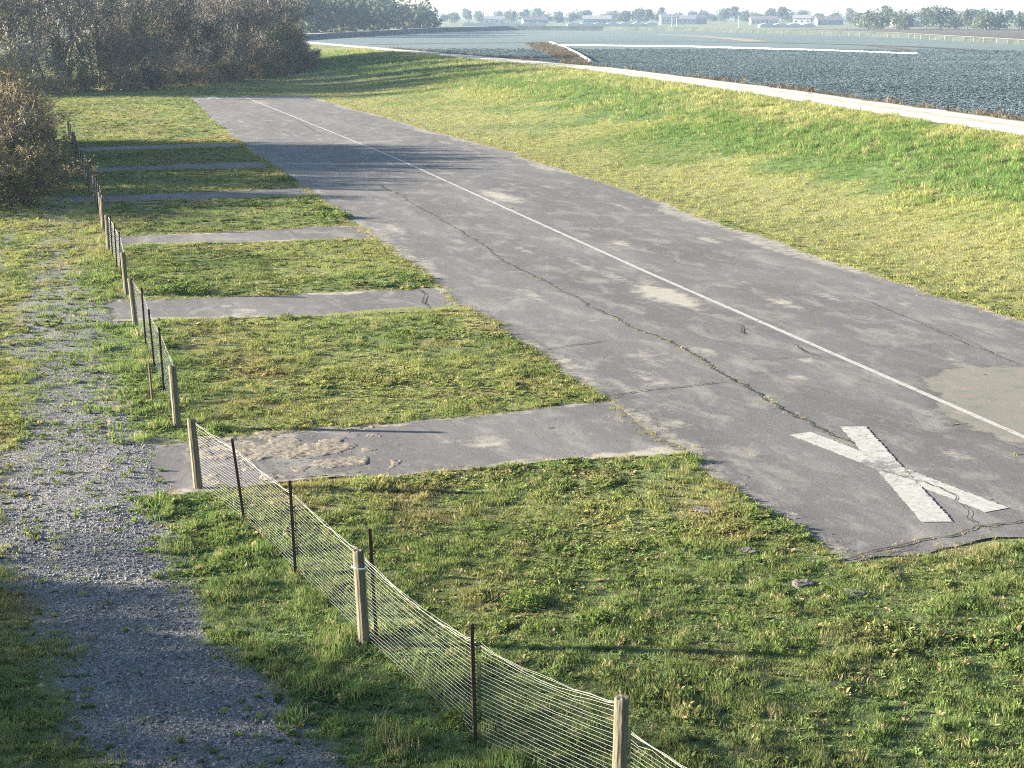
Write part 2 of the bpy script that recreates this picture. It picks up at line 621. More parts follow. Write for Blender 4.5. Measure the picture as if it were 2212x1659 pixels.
# ------------------------------------------------------------------ runway and paths
ASPH = asphalt_mat('weathered_asphalt', True)
PAINT = paint_mat('worn_white_paint')
rs = np.concatenate([np.arange(RUN_S0, 60, .2), np.arange(60, RUN_S1, .5), [RUN_S1]])
ru = np.linspace(0, 1, 62)
RS, RU = np.meshgrid(rs, ru, indexing='ij')
RL, RR = run_l(RS), run_r(RS)
RT = RL + (RR - RL) * RU
endj = (fbm(RT, RT * 0, 1.4, 57) - .5) * 1.1 * np.clip(1 - (RS - RUN_S0) / 4, 0, 1)
RS2 = RS + endj
endj2 = (fbm(RT, RT * 0, 2.0, 58) - .5) * 2.4 * np.clip(1 - (RUN_S1 - RS) / 8, 0, 1)
RS2 = RS2 + endj2
silt = np.zeros_like(RS)
for (px, py, ls, lt_, amp) in [(1440, 640, 3.0, .9, .75), (1330, 600, 2.6, .6, .5), (1690, 655, 1.6, .5, .6), (1800, 645, 2.2, .45, .5), (1950, 655, 2.6, .5, .45), (1720, 815, .9, .5, .55), (1080, 425, 4.0, .9, .7),
                              (1400, 770, 1.6, 1.1, .45), (1520, 760, 1.4, .6, .5), (1050, 440, 3.0, 1.6, .4), (1650, 1080, .7, .9, .35), (2130, 1090, .8, .9, .4), (1850, 930, .8, .4, .3), (790, 340, 6, 1., .35),
                              (560, 222, 8, 2.0, .5), (480, 230, 6, 1.5, .4), (950, 290, 6, .9, .5), (1350, 395, 5, .5, .8), (1250, 375, 5, .45, .8), (1150, 345, 5, .5, .7), (1560, 480, 4, .5, .6), (1240, 540, 3, .8, .35),
                              (1000, 480, 3, 1.0, .35), (1600, 700, 1.0, .8, .4)]:
    s0, t0 = PST(px, py)
    silt = np.maximum(silt, amp * np.exp(-((RS - s0) / ls) ** 2 - ((RT - t0) / lt_) ** 2))
for i in range(75):
    s0 = RUN_S0 + 1 + 110 * rnd.random() ** 1.6
    t0 = rnd.uniform(11.8, 25.5)
    amp, ls, lw = rnd.uniform(.28, .58), rnd.uniform(.35, 1.8) * (1 + s0 / 80), rnd.uniform(.2, .7)
    silt = np.maximum(silt, amp * np.exp(-((RS - s0) / ls) ** 2 - ((RT - t0) / lw) ** 2))
# silt washed along the right edge
silt = np.maximum(silt, .52 * smooth(1.4, .2, (RR - RT) + (fbm(RS, RT, 5, 66) - .5) * 2.4))
silt = np.maximum(silt, .50 * smooth(.9, .1, (RT - RL) + (fbm(RS, RT, 4, 67) - .5) * 1.6))
mud = np.zeros_like(RS)
for (px, py, ls, lt_) in [(2230, 850, 2.4, 1.9), (2330, 900, 3.0, 2.4), (2180, 830, .9, 1.2)]:
    s0, t0 = PST(px, py)
    mud = np.maximum(mud, np.clip(1.15 - .6 * np.sqrt(((RS - s0) / ls) ** 2 + ((RT - t0) / lt_) ** 2), 0, 1))
RX, RY = xy(RS2, RT)
iv = np.arange(RS.size).reshape(RS.shape)
rq = np.stack([iv[:-1, :-1], iv[:-1, 1:], iv[1:, 1:], iv[1:, :-1]], -1).reshape(-1, 4)[:, ::-1]
rv = np.stack([RX, RY, np.full_like(RX, .016)], -1).reshape(-1, 3)
runway = tag(obj('runway', grid_mesh('runway', rv, rq, {'silt': silt.ravel(), 'mud': mud.ravel()}, [ASPH])), kind='structure')

for k in range(len(PATHS)):
    t0 = PATHS[k][2]
    ta = np.arange(t0, 12.6, .15)
    ua = np.linspace(0, 1, 14)
    A, U = np.meshgrid(ta, ua, indexing='ij')
    e0, e1 = path_edges(k, A)
    SSp = e0 + (e1 - e0) * U
    jt = (fbm(SSp, A * 0 + k, .7, 77) - .5) * 1.1 * np.clip(1 - (A - t0) / 1.0, 0, 1)
    X_, Y_ = xy(SSp, A + jt)
    sl = .55 * smooth(.5, .05, np.minimum(U, 1 - U) * 3.2 + (fbm(SSp, A, 2, 78) - .5) * .9) + .5 * smooth(.62, .75, fbm(SSp, A, 1.6, 79 + k))
    iv = np.arange(A.size).reshape(A.shape)
    q = np.stack([iv[:-1, :-1], iv[:-1, 1:], iv[1:, 1:], iv[1:, :-1]], -1).reshape(-1, 4)
    o = obj('path', grid_mesh('path', np.stack([X_, Y_, np.full_like(X_, .011)], -1).reshape(-1, 3), q, {'silt': sl.ravel(), 'mud': np.zeros(A.size)}, [ASPH]))
    tag(o, kind='structure')


def ribbon(name, pts, width, z, material, parent, seg=0.12, jag=0.0, wear=0.0, wear_fn=None, wjit=0.0, seed=1):
    """a flat strip following points in (s, t)"""
    rr = random.Random(seed)
    pp = [Vector((*xy(*q), 0)) for q in pts]
    line = []
    for a, b in zip(pp, pp[1:]):
        k = max(1, int((b - a).length / seg))
        line += [a.lerp(b, i / k) for i in range(k)]
    line.append(pp[-1])
    vv, ff = [], []
    off = 0.0
    for i, q in enumerate(line):
        d = (line[min(i + 1, len(line) - 1)] - line[max(i - 1, 0)]).normalized()
        nn = Vector((-d.y, d.x, 0))
        off = off * .86 + rr.gauss(0, jag)
        w0 = width / 2 * (1 + rr.uniform(-wjit, wjit))
        w1 = width / 2 * (1 + rr.uniform(-wjit, wjit))
        for e in (-w0, 0.0, w1):
            v = q + nn * (off + e)
            vv.append((v.x, v.y, z))
        if i:
            o_ = (i - 1) * 3
            ff += [(o_, o_ + 3, o_ + 4, o_ + 1), (o_ + 1, o_ + 4, o_ + 5, o_ + 2)]
    me = grid_mesh(name, np.array(vv), np.array(ff), {'wear': np.array([wear_fn(v) if wear_fn else wear for v in vv])}, [material])
    me.flip_normals() if me.polygons[0].normal.z < 0 else None
    return obj(name, me, parent)


cl = [PST(522, 207), PST(850, 340), PST(1400, 590), PST(2212, 946), PST(2420, 1040)]
ribbon('centre_line', cl, .165, .021, PAINT, runway, seg=.3, wear=.05, wjit=.12, seed=3)
ribbon('cross_line', [PST(690, 313), PST(870, 304.5)], .30, .0245, PAINT, runway, seg=.3, wear=-.02, wjit=.1)


def cross(near, far_, nxt_near, nxt_far, w, wv):
    cs = (near[0] + far_[0]) / 2, (near[1] + far_[1]) / 2
    cx_, cy_ = xy(*cs)

    def wf(v):
        return wv + .17 * math.exp(-((v[0] - cx_) ** 2 + (v[1] - cy_) ** 2) / .45)
    a = ribbon('painted_cross_bar', [near, far_], w, .0245, PAINT, runway, wear_fn=wf, wjit=.07, seg=.05, seed=5)
    ribbon('painted_cross_bar', [nxt_near, nxt_far], w, .0285, PAINT, runway, wear_fn=wf, wjit=.07, seg=.05, seed=6)


cross((20.6, 14.75), (25.9, 13.85), (20.35, 13.45), (26.05, 15.1), .52, .055)
fs, ft_ = PST(458, 211)
cross((fs - 2.5, ft_ + .5), (fs + 2.5, ft_ - .5), (fs - 2.5, ft_ - .7), (fs + 2.5, ft_ + .7), .55, -.1)

CRACK = simple('crack_dirt', (0.030, 0.028, 0.027), .95, .5, 9)  # dark tone stands for both the dirt and the shaded gap of a crack
cr = [
    ([(820, 400), (870, 428), (930, 462), (1010, 510), (1100, 572), (1200, 622), (1300, 675), (1380, 716)], .05, .05),
    ([(1380, 716), (1450, 742), (1510, 775), (1560, 812), (1640, 855), (1700, 890), (1760, 921), (1840, 962)], .07, .05),
    ([(1180, 757), (1230, 748), (1312, 739)], .05, .03),
    ([(1290, 862), (1350, 852), (1400, 846), (1470, 838), (1562, 828)], .055, .03),
    ([(1620, 778), (1690, 776), (1750, 772)], .025, .02), ([(1590, 812), (1660, 806), (1700, 802)], .02, .02),
    ([(1840, 640), (1900, 662), (1960, 690), (2020, 715), (2100, 750), (2212, 795)], .035, .05),
    ([(1590, 700), (1605, 716), (1612, 724)], .05, .03), ([(1710, 745), (1740, 762), (1765, 772)], .05, .03),
    ([(1800, 1216), (1850, 1208), (1905, 1195), (1960, 1178), (2010, 1166), (2065, 1160), (2110, 1141), (2212, 1130)], .05, .03),
    ([(1830, 1222), (1900, 1211), (1950, 1190), (1990, 1180)], .03, .03),
    ([(1905, 1020), (1940, 1030), (1990, 1045), (2060, 1075), (2115, 1140)], .03, .04),
    ([(905, 627), (920, 640), (912, 655), (930, 668)], .06, .02), ([(770, 486), (850, 480), (930, 478)], .04, .03),
    ([(640, 260), (680, 285), (700, 292)], .06, .02), ([(820, 402), (850, 418), (880, 425)], .05, .05),
    ([(2000, 700), (2080, 735), (2150, 770)], .02, .05),
]
for i, (pl, w, jg) in enumerate(cr):
    ribbon('crack', [PST(*q) for q in pl], w * .62, .0330 + i * .0001, CRACK, runway, seg=.07, jag=jg * .5, wjit=.97, seed=100 + i)

# ------------------------------------------------------------------ instanced stuff helper
HID = {}


def variants(name, meshes):
    c = bpy.data.collections.new(name)
    for k, me in enumerate(meshes):
        o = bpy.data.objects.new('%s_%02d' % (name, k), me)
        c.objects.link(o)
    return c


def scatter(name, pts, rot, scl, col, vi, coll, label, cat):
    me = bpy.data.meshes.new(name)
    nv = len(pts)
    me.vertices.add(nv)
    me.vertices.foreach_set('co', np.asarray(pts, np.float32).ravel())
    a = me.attributes.new('rot', 'FLOAT_VECTOR', 'POINT')
    a.data.foreach_set('vector', np.asarray(rot, np.float32).ravel())
    a = me.attributes.new('scl', 'FLOAT_VECTOR', 'POINT')
    a.data.foreach_set('vector', np.asarray(scl, np.float32).ravel())
    a = me.attributes.new('col', 'FLOAT_VECTOR', 'POINT')
    a.data.foreach_set('vector', np.asarray(col, np.float32).ravel())
    a = me.attributes.new('vi', 'INT', 'POINT')
    a.data.foreach_set('value', np.asarray(vi, np.int32))
    o = obj(name, me)
    ng = bpy.data.node_groups.new('scatter_' + name, 'GeometryNodeTree')
    ng.interface.new_socket('Geometry', in_out='INPUT', socket_type='NodeSocketGeometry')
    ng.interface.new_socket('Geometry', in_out='OUTPUT', socket_type='NodeSocketGeometry')
    gi, go = ng.nodes.new('NodeGroupInput'), ng.nodes.new('NodeGroupOutput')
    iop = ng.nodes.new('GeometryNodeInstanceOnPoints')
    ci = ng.nodes.new('GeometryNodeCollectionInfo')
    ci.inputs['Collection'].default_value = coll
    ci.inputs['Separate Children'].default_value = True
    ci.inputs['Reset Children'].default_value = True

    def named(nm, typ):
        x = ng.nodes.new('GeometryNodeInputNamedAttribute')
        x.data_type = typ
        x.inputs['Name'].default_value = nm
        return x.outputs['Attribute']
    e2r = ng.nodes.new('FunctionNodeEulerToRotation')
    L = ng.links.new
    L(named('rot', 'FLOAT_VECTOR'), e2r.inputs[0])
    L(gi.outputs[0], iop.inputs['Points'])
    L(ci.outputs[0], iop.inputs['Instance'])
    iop.inputs['Pick Instance'].default_value = True
    L(named('vi', 'INT'), iop.inputs['Instance Index'])
    L(e2r.outputs[0], iop.inputs['Rotation'])
    L(named('scl', 'FLOAT_VECTOR'), iop.inputs['Scale'])
    L(iop.outputs[0], go.inputs[0])
    md = o.modifiers.new('scatter', 'NODES')
    md.node_group = ng
    tag(o, label, cat, kind='stuff')
    return o


def tuft_mesh(name, seed, blades, rad, h, w, lean, material):
    r = random.Random(seed)
    vv, ff = [], []
    for b in range(blades):
        a, q = r.uniform(0, 6.283), rad * math.sqrt(r.random())
        bx_, by_ = q * math.cos(a), q * math.sin(a)
        hh = h * r.uniform(.5, 1.15)
        la, ll = r.uniform(0, 6.283), lean * r.uniform(.2, 1.0) * hh
        ww = w * r.uniform(.7, 1.3)
        fa = r.uniform(0, 6.283)
        ox, oy = ww / 2 * math.cos(fa), ww / 2 * math.sin(fa)
        mx, my = bx_ + ll * .35 * math.cos(la), by_ + ll * .35 * math.sin(la)
        tx, ty = bx_ + ll * math.cos(la), by_ + ll * math.sin(la)
        i = len(vv)
        vv += [(bx_ - ox, by_ - oy, -.01), (bx_ + ox, by_ + oy, -.01), (mx - ox * .8, my - oy * .8, hh * .6), (mx + ox * .8, my + oy * .8, hh * .6), (tx, ty, hh)]
        ff += [(i, i + 1, i + 3, i + 2), (i + 2, i + 3, i + 4)]
    return new_mesh(name, vv, ff, [material])


def rosette_mesh(name, seed, leaves, rad, material):
    r = random.Random(seed)
    vv, ff = [], []
    for b in range(leaves):
        a = r.uniform(0, 6.283)
        l, w = rad * r.uniform(.5, 1.1), rad * r.uniform(.18, .32)
        up = r.uniform(.15, .8) * l
        ca, sa = math.cos(a), math.sin(a)
        ox, oy = r.uniform(-.3, .3) * rad, r.uniform(-.3, .3) * rad
        i = len(vv)
        for (u, v, z) in ((.05, 0, 0), (.5, -w / l, up * .75 / l), (.5, w / l, up * .75 / l), (1.0, 0, up / l)):
            vv.append((ox + (ca * u - sa * v) * l, oy + (sa * u + ca * v) * l, z * l))
        ff += [(i, i + 1, i + 3), (i, i + 3, i + 2)]
    return new_mesh(name, vv, ff, [material])


GRASS = leafy_mat('grass_blades', 'INSTANCER')
tufts = variants('grass_tuft', [tuft_mesh('grass_tuft', 200 + k, 17, .085, .062, .0062, .9, GRASS) for k in range(4)] +
                 [rosette_mesh('clover_tuft', 300 + k, 16, .07, GRASS) for k in range(2)] +
                 [tuft_mesh('tall_tuft', 400 + k, 13, .10, .115, .008, .7, GRASS) for k in range(3)])


def lawn_points(ymin, ymax, dens, wide=.37, tmin=-1e9, tmax=1e9):
    """random points of turf in view between two distances"""
    xm = ymax * wide + 3
    nn = int(dens * (ymax - ymin) * 2 * xm)
    x, y = rng.uniform(-xm, xm, nn), rng.uniform(ymin, ymax, nn)
    k = np.abs(x) < y * wide + 2.5
    x, y = x[k], y[k]
    s, t = st((x, y))
    lt = lev_t(s)
    k = (t < lt - 2.9 + (fbm(s, t, 1.5, 111) - .5) * 1.4) & (t > tmin) & (t < tmax)
    x, y, s, t = x[k], y[k], s[k], t[k]
    pv = pave_mask(s, t) & (rng.random(len(s)) > .0012)
    gm = gravel_mask(s, t)
    bare = smooth(.60, .78, fbm(s, t, 1.0, 121)) * .55
    keep = (~pv) & (rng.random(len(s)) > gm * .97 + .02) & (rng.random(len(s)) > bare * (t < 27))
    return x[keep], y[keep], s[keep], t[keep]


GX, GY, GS, GT, GK = [], [], [], [], []
for (a, b, d_, k_) in [(13.2, 24, 230, 1.0), (24, 36, 150, 1.12), (36, 60, 75, 1.4), (60, 105, 34, 1.8), (105, 190, 11.0, 2.5), (190, 300, 3.0, 3.4)]:
    x, y, s, t = lawn_points(a, b, d_)
    GX.append(x); GY.append(y); GS.append(s); GT.append(t); GK.append(np.full(len(x), k_))
GX, GY, GS, GT, GK = map(np.concatenate, (GX, GY, GS, GT, GK))
ng_ = len(GX)
gz = terrain(GS, GT)
col = turf(GS, GT)
col = col * (0.55 + .85 * rng.random((ng_, 1))) * np.stack([1 + .22 * (rng.random(ng_) - .5), np.ones(ng_), np.ones(ng_)], 1)
strawy = rng.random(ng_) < .10
col[strawy] = np.array([.40, .335, .18]) * (.6 + .5 * rng.random((strawy.sum(), 1)))
lt_ = lev_t(GS)
bank = smooth(.30, .62, (GT - 27.5) / (lt_ - 30) + (fbm(GS, GT, 6, 131) - .5) * .5) * (GT > 27)
ft = np.interp(GS, [12, 18, 26, 46, 98], [5.0, 3.5, 2.08, 1.9, 1.5])
lush = smooth(1.5, .3, np.abs(ft - GT - .55) + (fbm(GS, GT, 1.5, 133) - .5) * 1.6) * (GS < 62)
clump = fbm(GS, GT, .45, 135, 3)
hgt = (.38 + 1.05 * smooth(.35, .75, clump)) * (1 + .5 * bank + .35 * lush) * (1 + .5 * smooth(20, 14, GS))
vi = rng.integers(0, 4, ng_)
clov = (rng.random(ng_) < .16 + .4 * smooth(.52, .66, fbm(GS, GT, 1.8, 137))) & (GT < 26)
vi[clov] = 4 + rng.integers(0, 2, clov.sum())
tall = (rng.random(ng_) < .12 + .85 * bank) & ((bank > .25) | (lush > .5))
vi[tall] = 6 + rng.integers(0, 3, tall.sum())
wid = GK * rng.uniform(.8, 1.25, ng_)
gscl = np.stack([wid, wid, np.sqrt(GK) * hgt * rng.uniform(.75, 1.3, ng_)], 1)
grot = np.stack([rng.normal(0, .12, ng_), rng.normal(0, .12, ng_), rng.uniform(0, 6.283, ng_)], 1)
scatter('grass', np.stack([GX, GY, gz], 1), grot, gscl, col, vi, tufts, 'short winter grass and clover covering lawns and bank', 'grass')

# dry weeds rooted in the long crack and along the broken runway edges
ex, ey = [], []
for pl, m_n, sd in [(cr[0][0], 40, .05), (cr[1][0], 90, .07), (cr[3][0], 16, .04), (cr[9][0], 30, .06)]:
    q = np.array([P(*a_)[:2] for a_ in pl])
    u = rng.uniform(0, len(q) - 1.001, m_n)
    i = u.astype(int)
    w_ = q[i] + (q[i + 1] - q[i]) * (u - i)[:, None] + rng.normal(0, sd, (m_n, 2))
    ex.append(w_[:, 0]); ey.append(w_[:, 1])
es = rng.uniform(RUN_S0, 110, 2600)
et = run_l(es) + rng.normal(-.02, .13, 2600)
x, y = xy(es, et)
ex.append(x); ey.append(y)
es = rng.uniform(RUN_S0, 150, 2600)
et = run_r(es) + rng.normal(.0, .16, 2600)
x, y = xy(es, et)
ex.append(x); ey.append(y)
for k_ in range(len(PATHS)):
    et = rng.uniform(PATHS[k_][2], 11.2, 420)
    e0_, e1_ = path_edges(k_, et)
    x, y = xy(np.where(rng.random(420) < .5, e0_, e1_) + rng.normal(0, .10, 420), et)
    ex.append(x); ey.append(y)
et = rng.uniform(11, 25, 700)
x, y = xy(RUN_S0 + rng.normal(.0, .25, 700), et)
ex.append(x); ey.append(y)
ex, ey = np.concatenate(ex), np.concatenate(ey)
ne = len(ex)
ec = np.array([.34, .27, .16]) * (.45 + .8 * rng.random((ne, 1)))
gre = rng.random(ne) < .35
ec[gre] = np.array([.19, .23, .06]) * (.6 + .6 * rng.random((gre.sum(), 1)))
ek = rng.uniform(.35, .95, ne) * (1 + np.clip(ey - 30, 0, 80) / 60)
scatter('edge_weeds', np.stack([ex, ey, np.full(ne, .012)], 1), np.stack([rng.normal(0, .2, ne), rng.normal(0, .2, ne), rng.uniform(0, 6.28, ne)], 1), np.stack([ek, ek, ek * .9], 1), ec, rng.integers(0, 4, ne), tufts,
        'dry tufts rooted in the cracks and broken edges of the runway', 'weeds')

# gravel stones
STONE = leafy_mat('gravel_stone', 'INSTANCER', trans=0.0)


def stone_mesh(name, seed, r0=1.0, sub=1, flat=.7, rough=(.78, 1.15)):
    bm = bmesh.new()
    bmesh.ops.create_icosphere(bm, subdivisions=sub, radius=r0)
    r = random.Random(seed)
    ax = Vector((r.uniform(.8, 1.3), r.uniform(.7, 1.1), r.uniform(.5, .9) * flat / .7))
    for v in bm.verts:
        v.co = Vector((v.co.x * ax.x, v.co.y * ax.y, v.co.z * ax.z)) * r.uniform(*rough)
    me = bpy.data.meshes.new(name)
    bm.to_mesh(me)
    bm.free()
    return me


stones = []
for k in range(5):
    me = stone_mesh('pebble', 500 + k)
    me.materials.append(STONE)
    stones.append(me)
scoll = variants('gravel_pebble', stones)
px_, py_, ps_, pt_ = [], [], [], []
for (a, b, d_) in [(13.2, 24, 600), (24, 36, 260), (36, 60, 80)]:
    xm = b * .37 + 2
    nn = int(d_ * (b - a) * (xm + 3))
    x, y = rng.uniform(-xm, 3, nn), rng.uniform(a, b, nn)
    k = np.abs(x) < y * .37 + 2
    x, y = x[k], y[k]
    s, t = st((x, y))
    gm = gravel_mask(s, t)
    k = (rng.random(len(s)) < gm * 1.05 - .08) & ~pave_mask(s, t)
    px_.append(x[k]); py_.append(y[k]); ps_.append(s[k]); pt_.append(t[k])
px_, py_, ps_, pt_ = map(np.concatenate, (px_, py_, ps_, pt_))
# crumbs of asphalt along the runway edge and on the near path
es = np.concatenate([rng.uniform(RUN_S0, 70, 2600), RUN_S0 + rng.normal(.05, .35, 900), rng.uniform(25.6, 29.2, 700), rng.uniform(RUN_S0, 40, 260)])
et = np.concatenate([run_l(es[:2600]) + rng.normal(.05, .28, 2600), rng.uniform(11, 25, 900), rng.normal(3.9, 1.1, 700), rng.uniform(11.5, 25, 260)])
x, y = xy(es, et)
ncr = len(x)
px_, py_, ps_, pt_ = np.concatenate([px_, x]), np.concatenate([py_, y]), np.concatenate([ps_, es]), np.concatenate([pt_, et])
npb = len(px_)
gsz = np.clip(rng.lognormal(math.log(.0120), .38, npb), .006, .034)
gsz[npb - ncr:] *= .62
gb = np.clip(rng.normal(.165, .055, npb), .06, .5)[:, None] * np.array([1.0, 1.0, 1.03])
gb[npb - ncr:] *= .62
scatter('gravel', np.stack([px_, py_, np.where(np.arange(npb) >= npb - ncr, .014, terrain(ps_, pt_)) + gsz * .25], 1), rng.uniform(0, 6.283, (npb, 3)), np.repeat(gsz[:, None], 3, 1), gb, rng.integers(0, 5, npb), scoll,
        'loose grey gravel spread along the wheel track beside the fence', 'gravel')

# ------------------------------------------------------------------ farm road on the bank
m, nt, bs, out = mat('pale_dust_road')
n = N(nt)
p = n.pos()
ac = n.attr('across', out='Fac')
f1 = n.noise(p, 1.2, 6, .7)
base = n.ramp(f1, [(.3, (.33, .31, .28)), (.7, (.47, .445, .41))])
mid = n.math('ADD', n.math('ABSOLUTE', ac), n.math('MULTIPLY', n.math('SUBTRACT', n.noise(p, .5, 5, .7), .5), .9))
base = n.mix(n.ramp(mid, [(.10, .65), (.22, 0.0)]), base, (.27, .25, .17))
base = n.mix(n.ramp(mid, [(.80, 0.0), (1.0, .7)]), base, (.30, .26, .18))
n.put(bs.inputs['Base Color'], base)
n.bump(f1, .5, .05, bs)
ROAD = m
rs = np.arange(-30, 460, .7)
ua = np.linspace(-1, 1, 9)
A, U = np.meshgrid(rs, ua, indexing='ij')
jit = np.where(np.abs(U) > .9, (fbm(A, U * 3, 2.2, 151) - .5) * 1.3, 0)
T_ = lev_t(A) + .1 + U * 2.55 + jit
X_, Y_ = xy(A, T_)
Z_ = CREST_Z + .09 - .05 * np.abs(U) ** 2 - .03 * np.exp(-((np.abs(U) - .5) / .18) ** 2)
iv = np.arange(A.size).reshape(A.shape)
q = np.stack([iv[:-1, :-1], iv[:-1, 1:], iv[1:, 1:], iv[1:, :-1]], -1).reshape(-1, 4)[:, ::-1]
tag(obj('farm_road', grid_mesh('farm_road', np.stack([X_, Y_, Z_], -1).reshape(-1, 3), q, {'across': U.ravel()}, [ROAD])), kind='structure')

# ------------------------------------------------------------------ crop field beyond the bank
far_px = [(560, 93), (690, 84), (830, 76), (950, 69), (1100, 65.5), (1300, 66), (1500, 68.5), (1700, 74), (1900, 80.5), (2212, 97), (2420, 112)]
far_line = [P(x, y, FIELD_Z) for x, y in far_px]
near_line = [Vector((*xy(s_, float(lev_t(s_)) + 5.6), FIELD_Z)) for s_ in np.arange(-30, 640, 10)]
m, nt, bs, out = mat('crop_soil')
n = N(nt)
p = n.pos()
ROW_A = math.radians(-7)
pr = n.mapping(p, (1, 1, 1), -ROW_A)
w = n.node('ShaderNodeTexWave', wave_type='BANDS', bands_direction='Y')
n.put(w.inputs['Vector'], pr)
w.inputs['Scale'].default_value = 1 / 1.0 * .31416
w.inputs['Distortion'].default_value = .6
d = n.node('ShaderNodeVectorMath', operation='LENGTH')
n.put(d.inputs[0], p)
farf = n.ramp(n.math('DIVIDE', d.outputs['Value'], 1000.0), [(.20, 0.0), (.33, 1.0)])
bigf = n.noise(n.mapping(pr, (.004, .03, 1)), 1.0, 5, .6)
leafc = n.ramp(bigf, [(.3, (.078, .108, .112)), (.5, (.096, .130, .130)), (.7, (.118, .150, .142))])
near_c = n.mix(n.ramp(w.outputs['Fac'], [(.35, 0.0), (.75, .85)]), (.060, .050, .040), leafc)
fleck = n.noise(n.mapping(p, (1, .35, 1)), 1.1, 4, .8)
far_c = n.mix(.9, leafc, n.ramp(fleck, [(.3, .18), (.7, .80)]), 'OVERLAY')
n.put(bs.inputs['Base Color'], n.mix(farf, near_c, far_c))
CROPSOIL = m
bm = bmesh.new()
ring = [bm.verts.new(v) for v in near_line + [far_line[0] + Vector((-60, 60, 0))] + far_line + [Vector((260, 60, FIELD_Z))]]
fc = bm.faces.new(ring)
bmesh.ops.triangulate(bm, faces=[fc])
bmesh.ops.recalc_face_normals(bm, faces=bm.faces)
me = bpy.data.meshes.new('crop_field')
bm.to_mesh(me)
bm.free()
if me.polygons[0].normal.z < 0:
    me.flip_normals()
me.materials.append(CROPSOIL)
tag(obj('crop_field', me), kind='structure')


def flat_poly(name, pts, z, material, parent=None, jit=0.0, seg=2.0, seed=1):
    rr = random.Random(seed)
    v = []
    for a, b in zip(pts, pts[1:] + pts[:1]):
        k = max(1, int((b - a).length / seg))
        for i in range(k):
            c = a.lerp(b, i / k)
            v.append((c.x + rr.gauss(0, jit), c.y + rr.gauss(0, jit), z))
    bm = bmesh.new()
    fc = bm.faces.new([bm.verts.new(c) for c in v])
    bmesh.ops.triangulate(bm, faces=[fc])
    me = bpy.data.meshes.new(name)
    bm.to_mesh(me)
    bm.free()
    if me.polygons[0].normal.z < 0:
        me.flip_normals()
    me.materials.append(material)
    return obj(name, me, parent)


SOIL = simple('bare_soil', (.085, .062, .042), .95, .5, .6, .6)
strip_px = [(1130, 92.5), (1192, 92.0), (1228, 106), (1285, 141), (1222, 141), (1180, 118)]
strip = [P(x, y, FIELD_Z) for x, y in strip_px]
tag(flat_poly('bare_soil_strip', strip, FIELD_Z + .012, SOIL, jit=.25), kind='structure')
DARKSOIL = simple('wet_furrow_soil', (.034, .034, .034), .9, .4, .2)


def track(name, pxs, w, z, material):
    pts = [P(x, y, FIELD_Z) for x, y in pxs]
    l, r = [], []
    for i, q in enumerate(pts):
        d = (pts[min(i + 1, len(pts) - 1)] - pts[max(i - 1, 0)]).normalized()
        nn = Vector((-d.y, d.x, 0)) * w / 2
        l.append(q + nn)
        r.append(q - nn)
    tag(flat_poly(name, l + r[::-1], FIELD_Z + z, material, jit=.1, seg=6), kind='structure')


track('ditch_track', [(800, 96.5), (950, 94), (1130, 92), (1300, 90.6), (1480, 90.4), (1620, 91.5), (1800, 95.5), (1973, 101), (2212, 114.5), (2300, 121)], 5.5, .020, DARKSOIL)
track('dirt_track', [(1880, 99), (1960, 107), (2060, 118), (2130, 128), (2212, 141), (2280, 152)], 3.0, .026, SOIL)
PALE_SOIL = simple('pale_soil', (.22, .19, .15), .95, .3, .2)
track('dirt_track', [(1420, 74), (1520, 79), (1600, 85), (1640, 90)], 7.0, .030, PALE_SOIL)

# crop plants: individual heads in rows as far as they can be told apart
CROP = leafy_mat('crop_leaves', 'INSTANCER', trans=.2)
cropcoll = variants('crop_plant', [rosette_mesh('crop_plant', 600 + k, 24, .25, CROP) for k in range(4)])
ca, sa = math.cos(ROW_A), math.sin(ROW_A)
uu = np.arange(-160, 190, .36)
vv_ = np.arange(60, 400, .95)
U, V = np.meshgrid(uu, vv_, indexing='ij')
U = U + rng.normal(0, .09, U.shape)
V = V + rng.normal(0, .06, V.shape)
x, y = (U * ca - V * sa).ravel(), (U * sa + V * ca).ravel()
s, t = st((x, y))
dst = np.hypot(x, y)
k = (t > lev_t(s) + 6.2 + (fbm(s, t, 3, 161) - .5) * 3) & (np.abs(x) < y * .36 + 6) & (dst < 340) & (rng.random(len(x)) > smooth(230, 345, dst) * .9) & (rng.random(len(x)) > .04)
sp = np.array([(q.x, q.y) for q in strip])


def inside(px, py, poly):
    c = np.zeros(len(px), bool)
    for (x0, y0), (x1, y1) in zip(poly, np.roll(poly, -1, 0)):
        hit = ((y0 > py) != (y1 > py)) & (px < (x1 - x0) * (py - y0) / (y1 - y0 + 1e-12) + x0)
        c ^= hit
    return c


k &= ~inside(x, y, sp)
x, y, s, t, dst = x[k], y[k], s[k], t[k], dst[k]
nc = len(x)
cc = np.array([.150, .200, .238]) * (.78 + .4 * rng.random((nc, 1))) * (0.75 + .5 * fbm(s, t, 14, 163))[:, None]
sz = rng.uniform(.75, 1.25, nc) * (1 + .4 * smooth(170, 300, dst))
scatter('crop_plants', np.stack([x, y, np.full(nc, FIELD_Z + .02)], 1), np.stack([np.zeros(nc), np.zeros(nc), rng.uniform(0, 6.28, nc)], 1), np.stack([sz, sz, sz * .7], 1), cc, rng.integers(0, 4, nc), cropcoll,
        'blue-green leafy vegetable plants in rows beyond the farm road', 'crop')

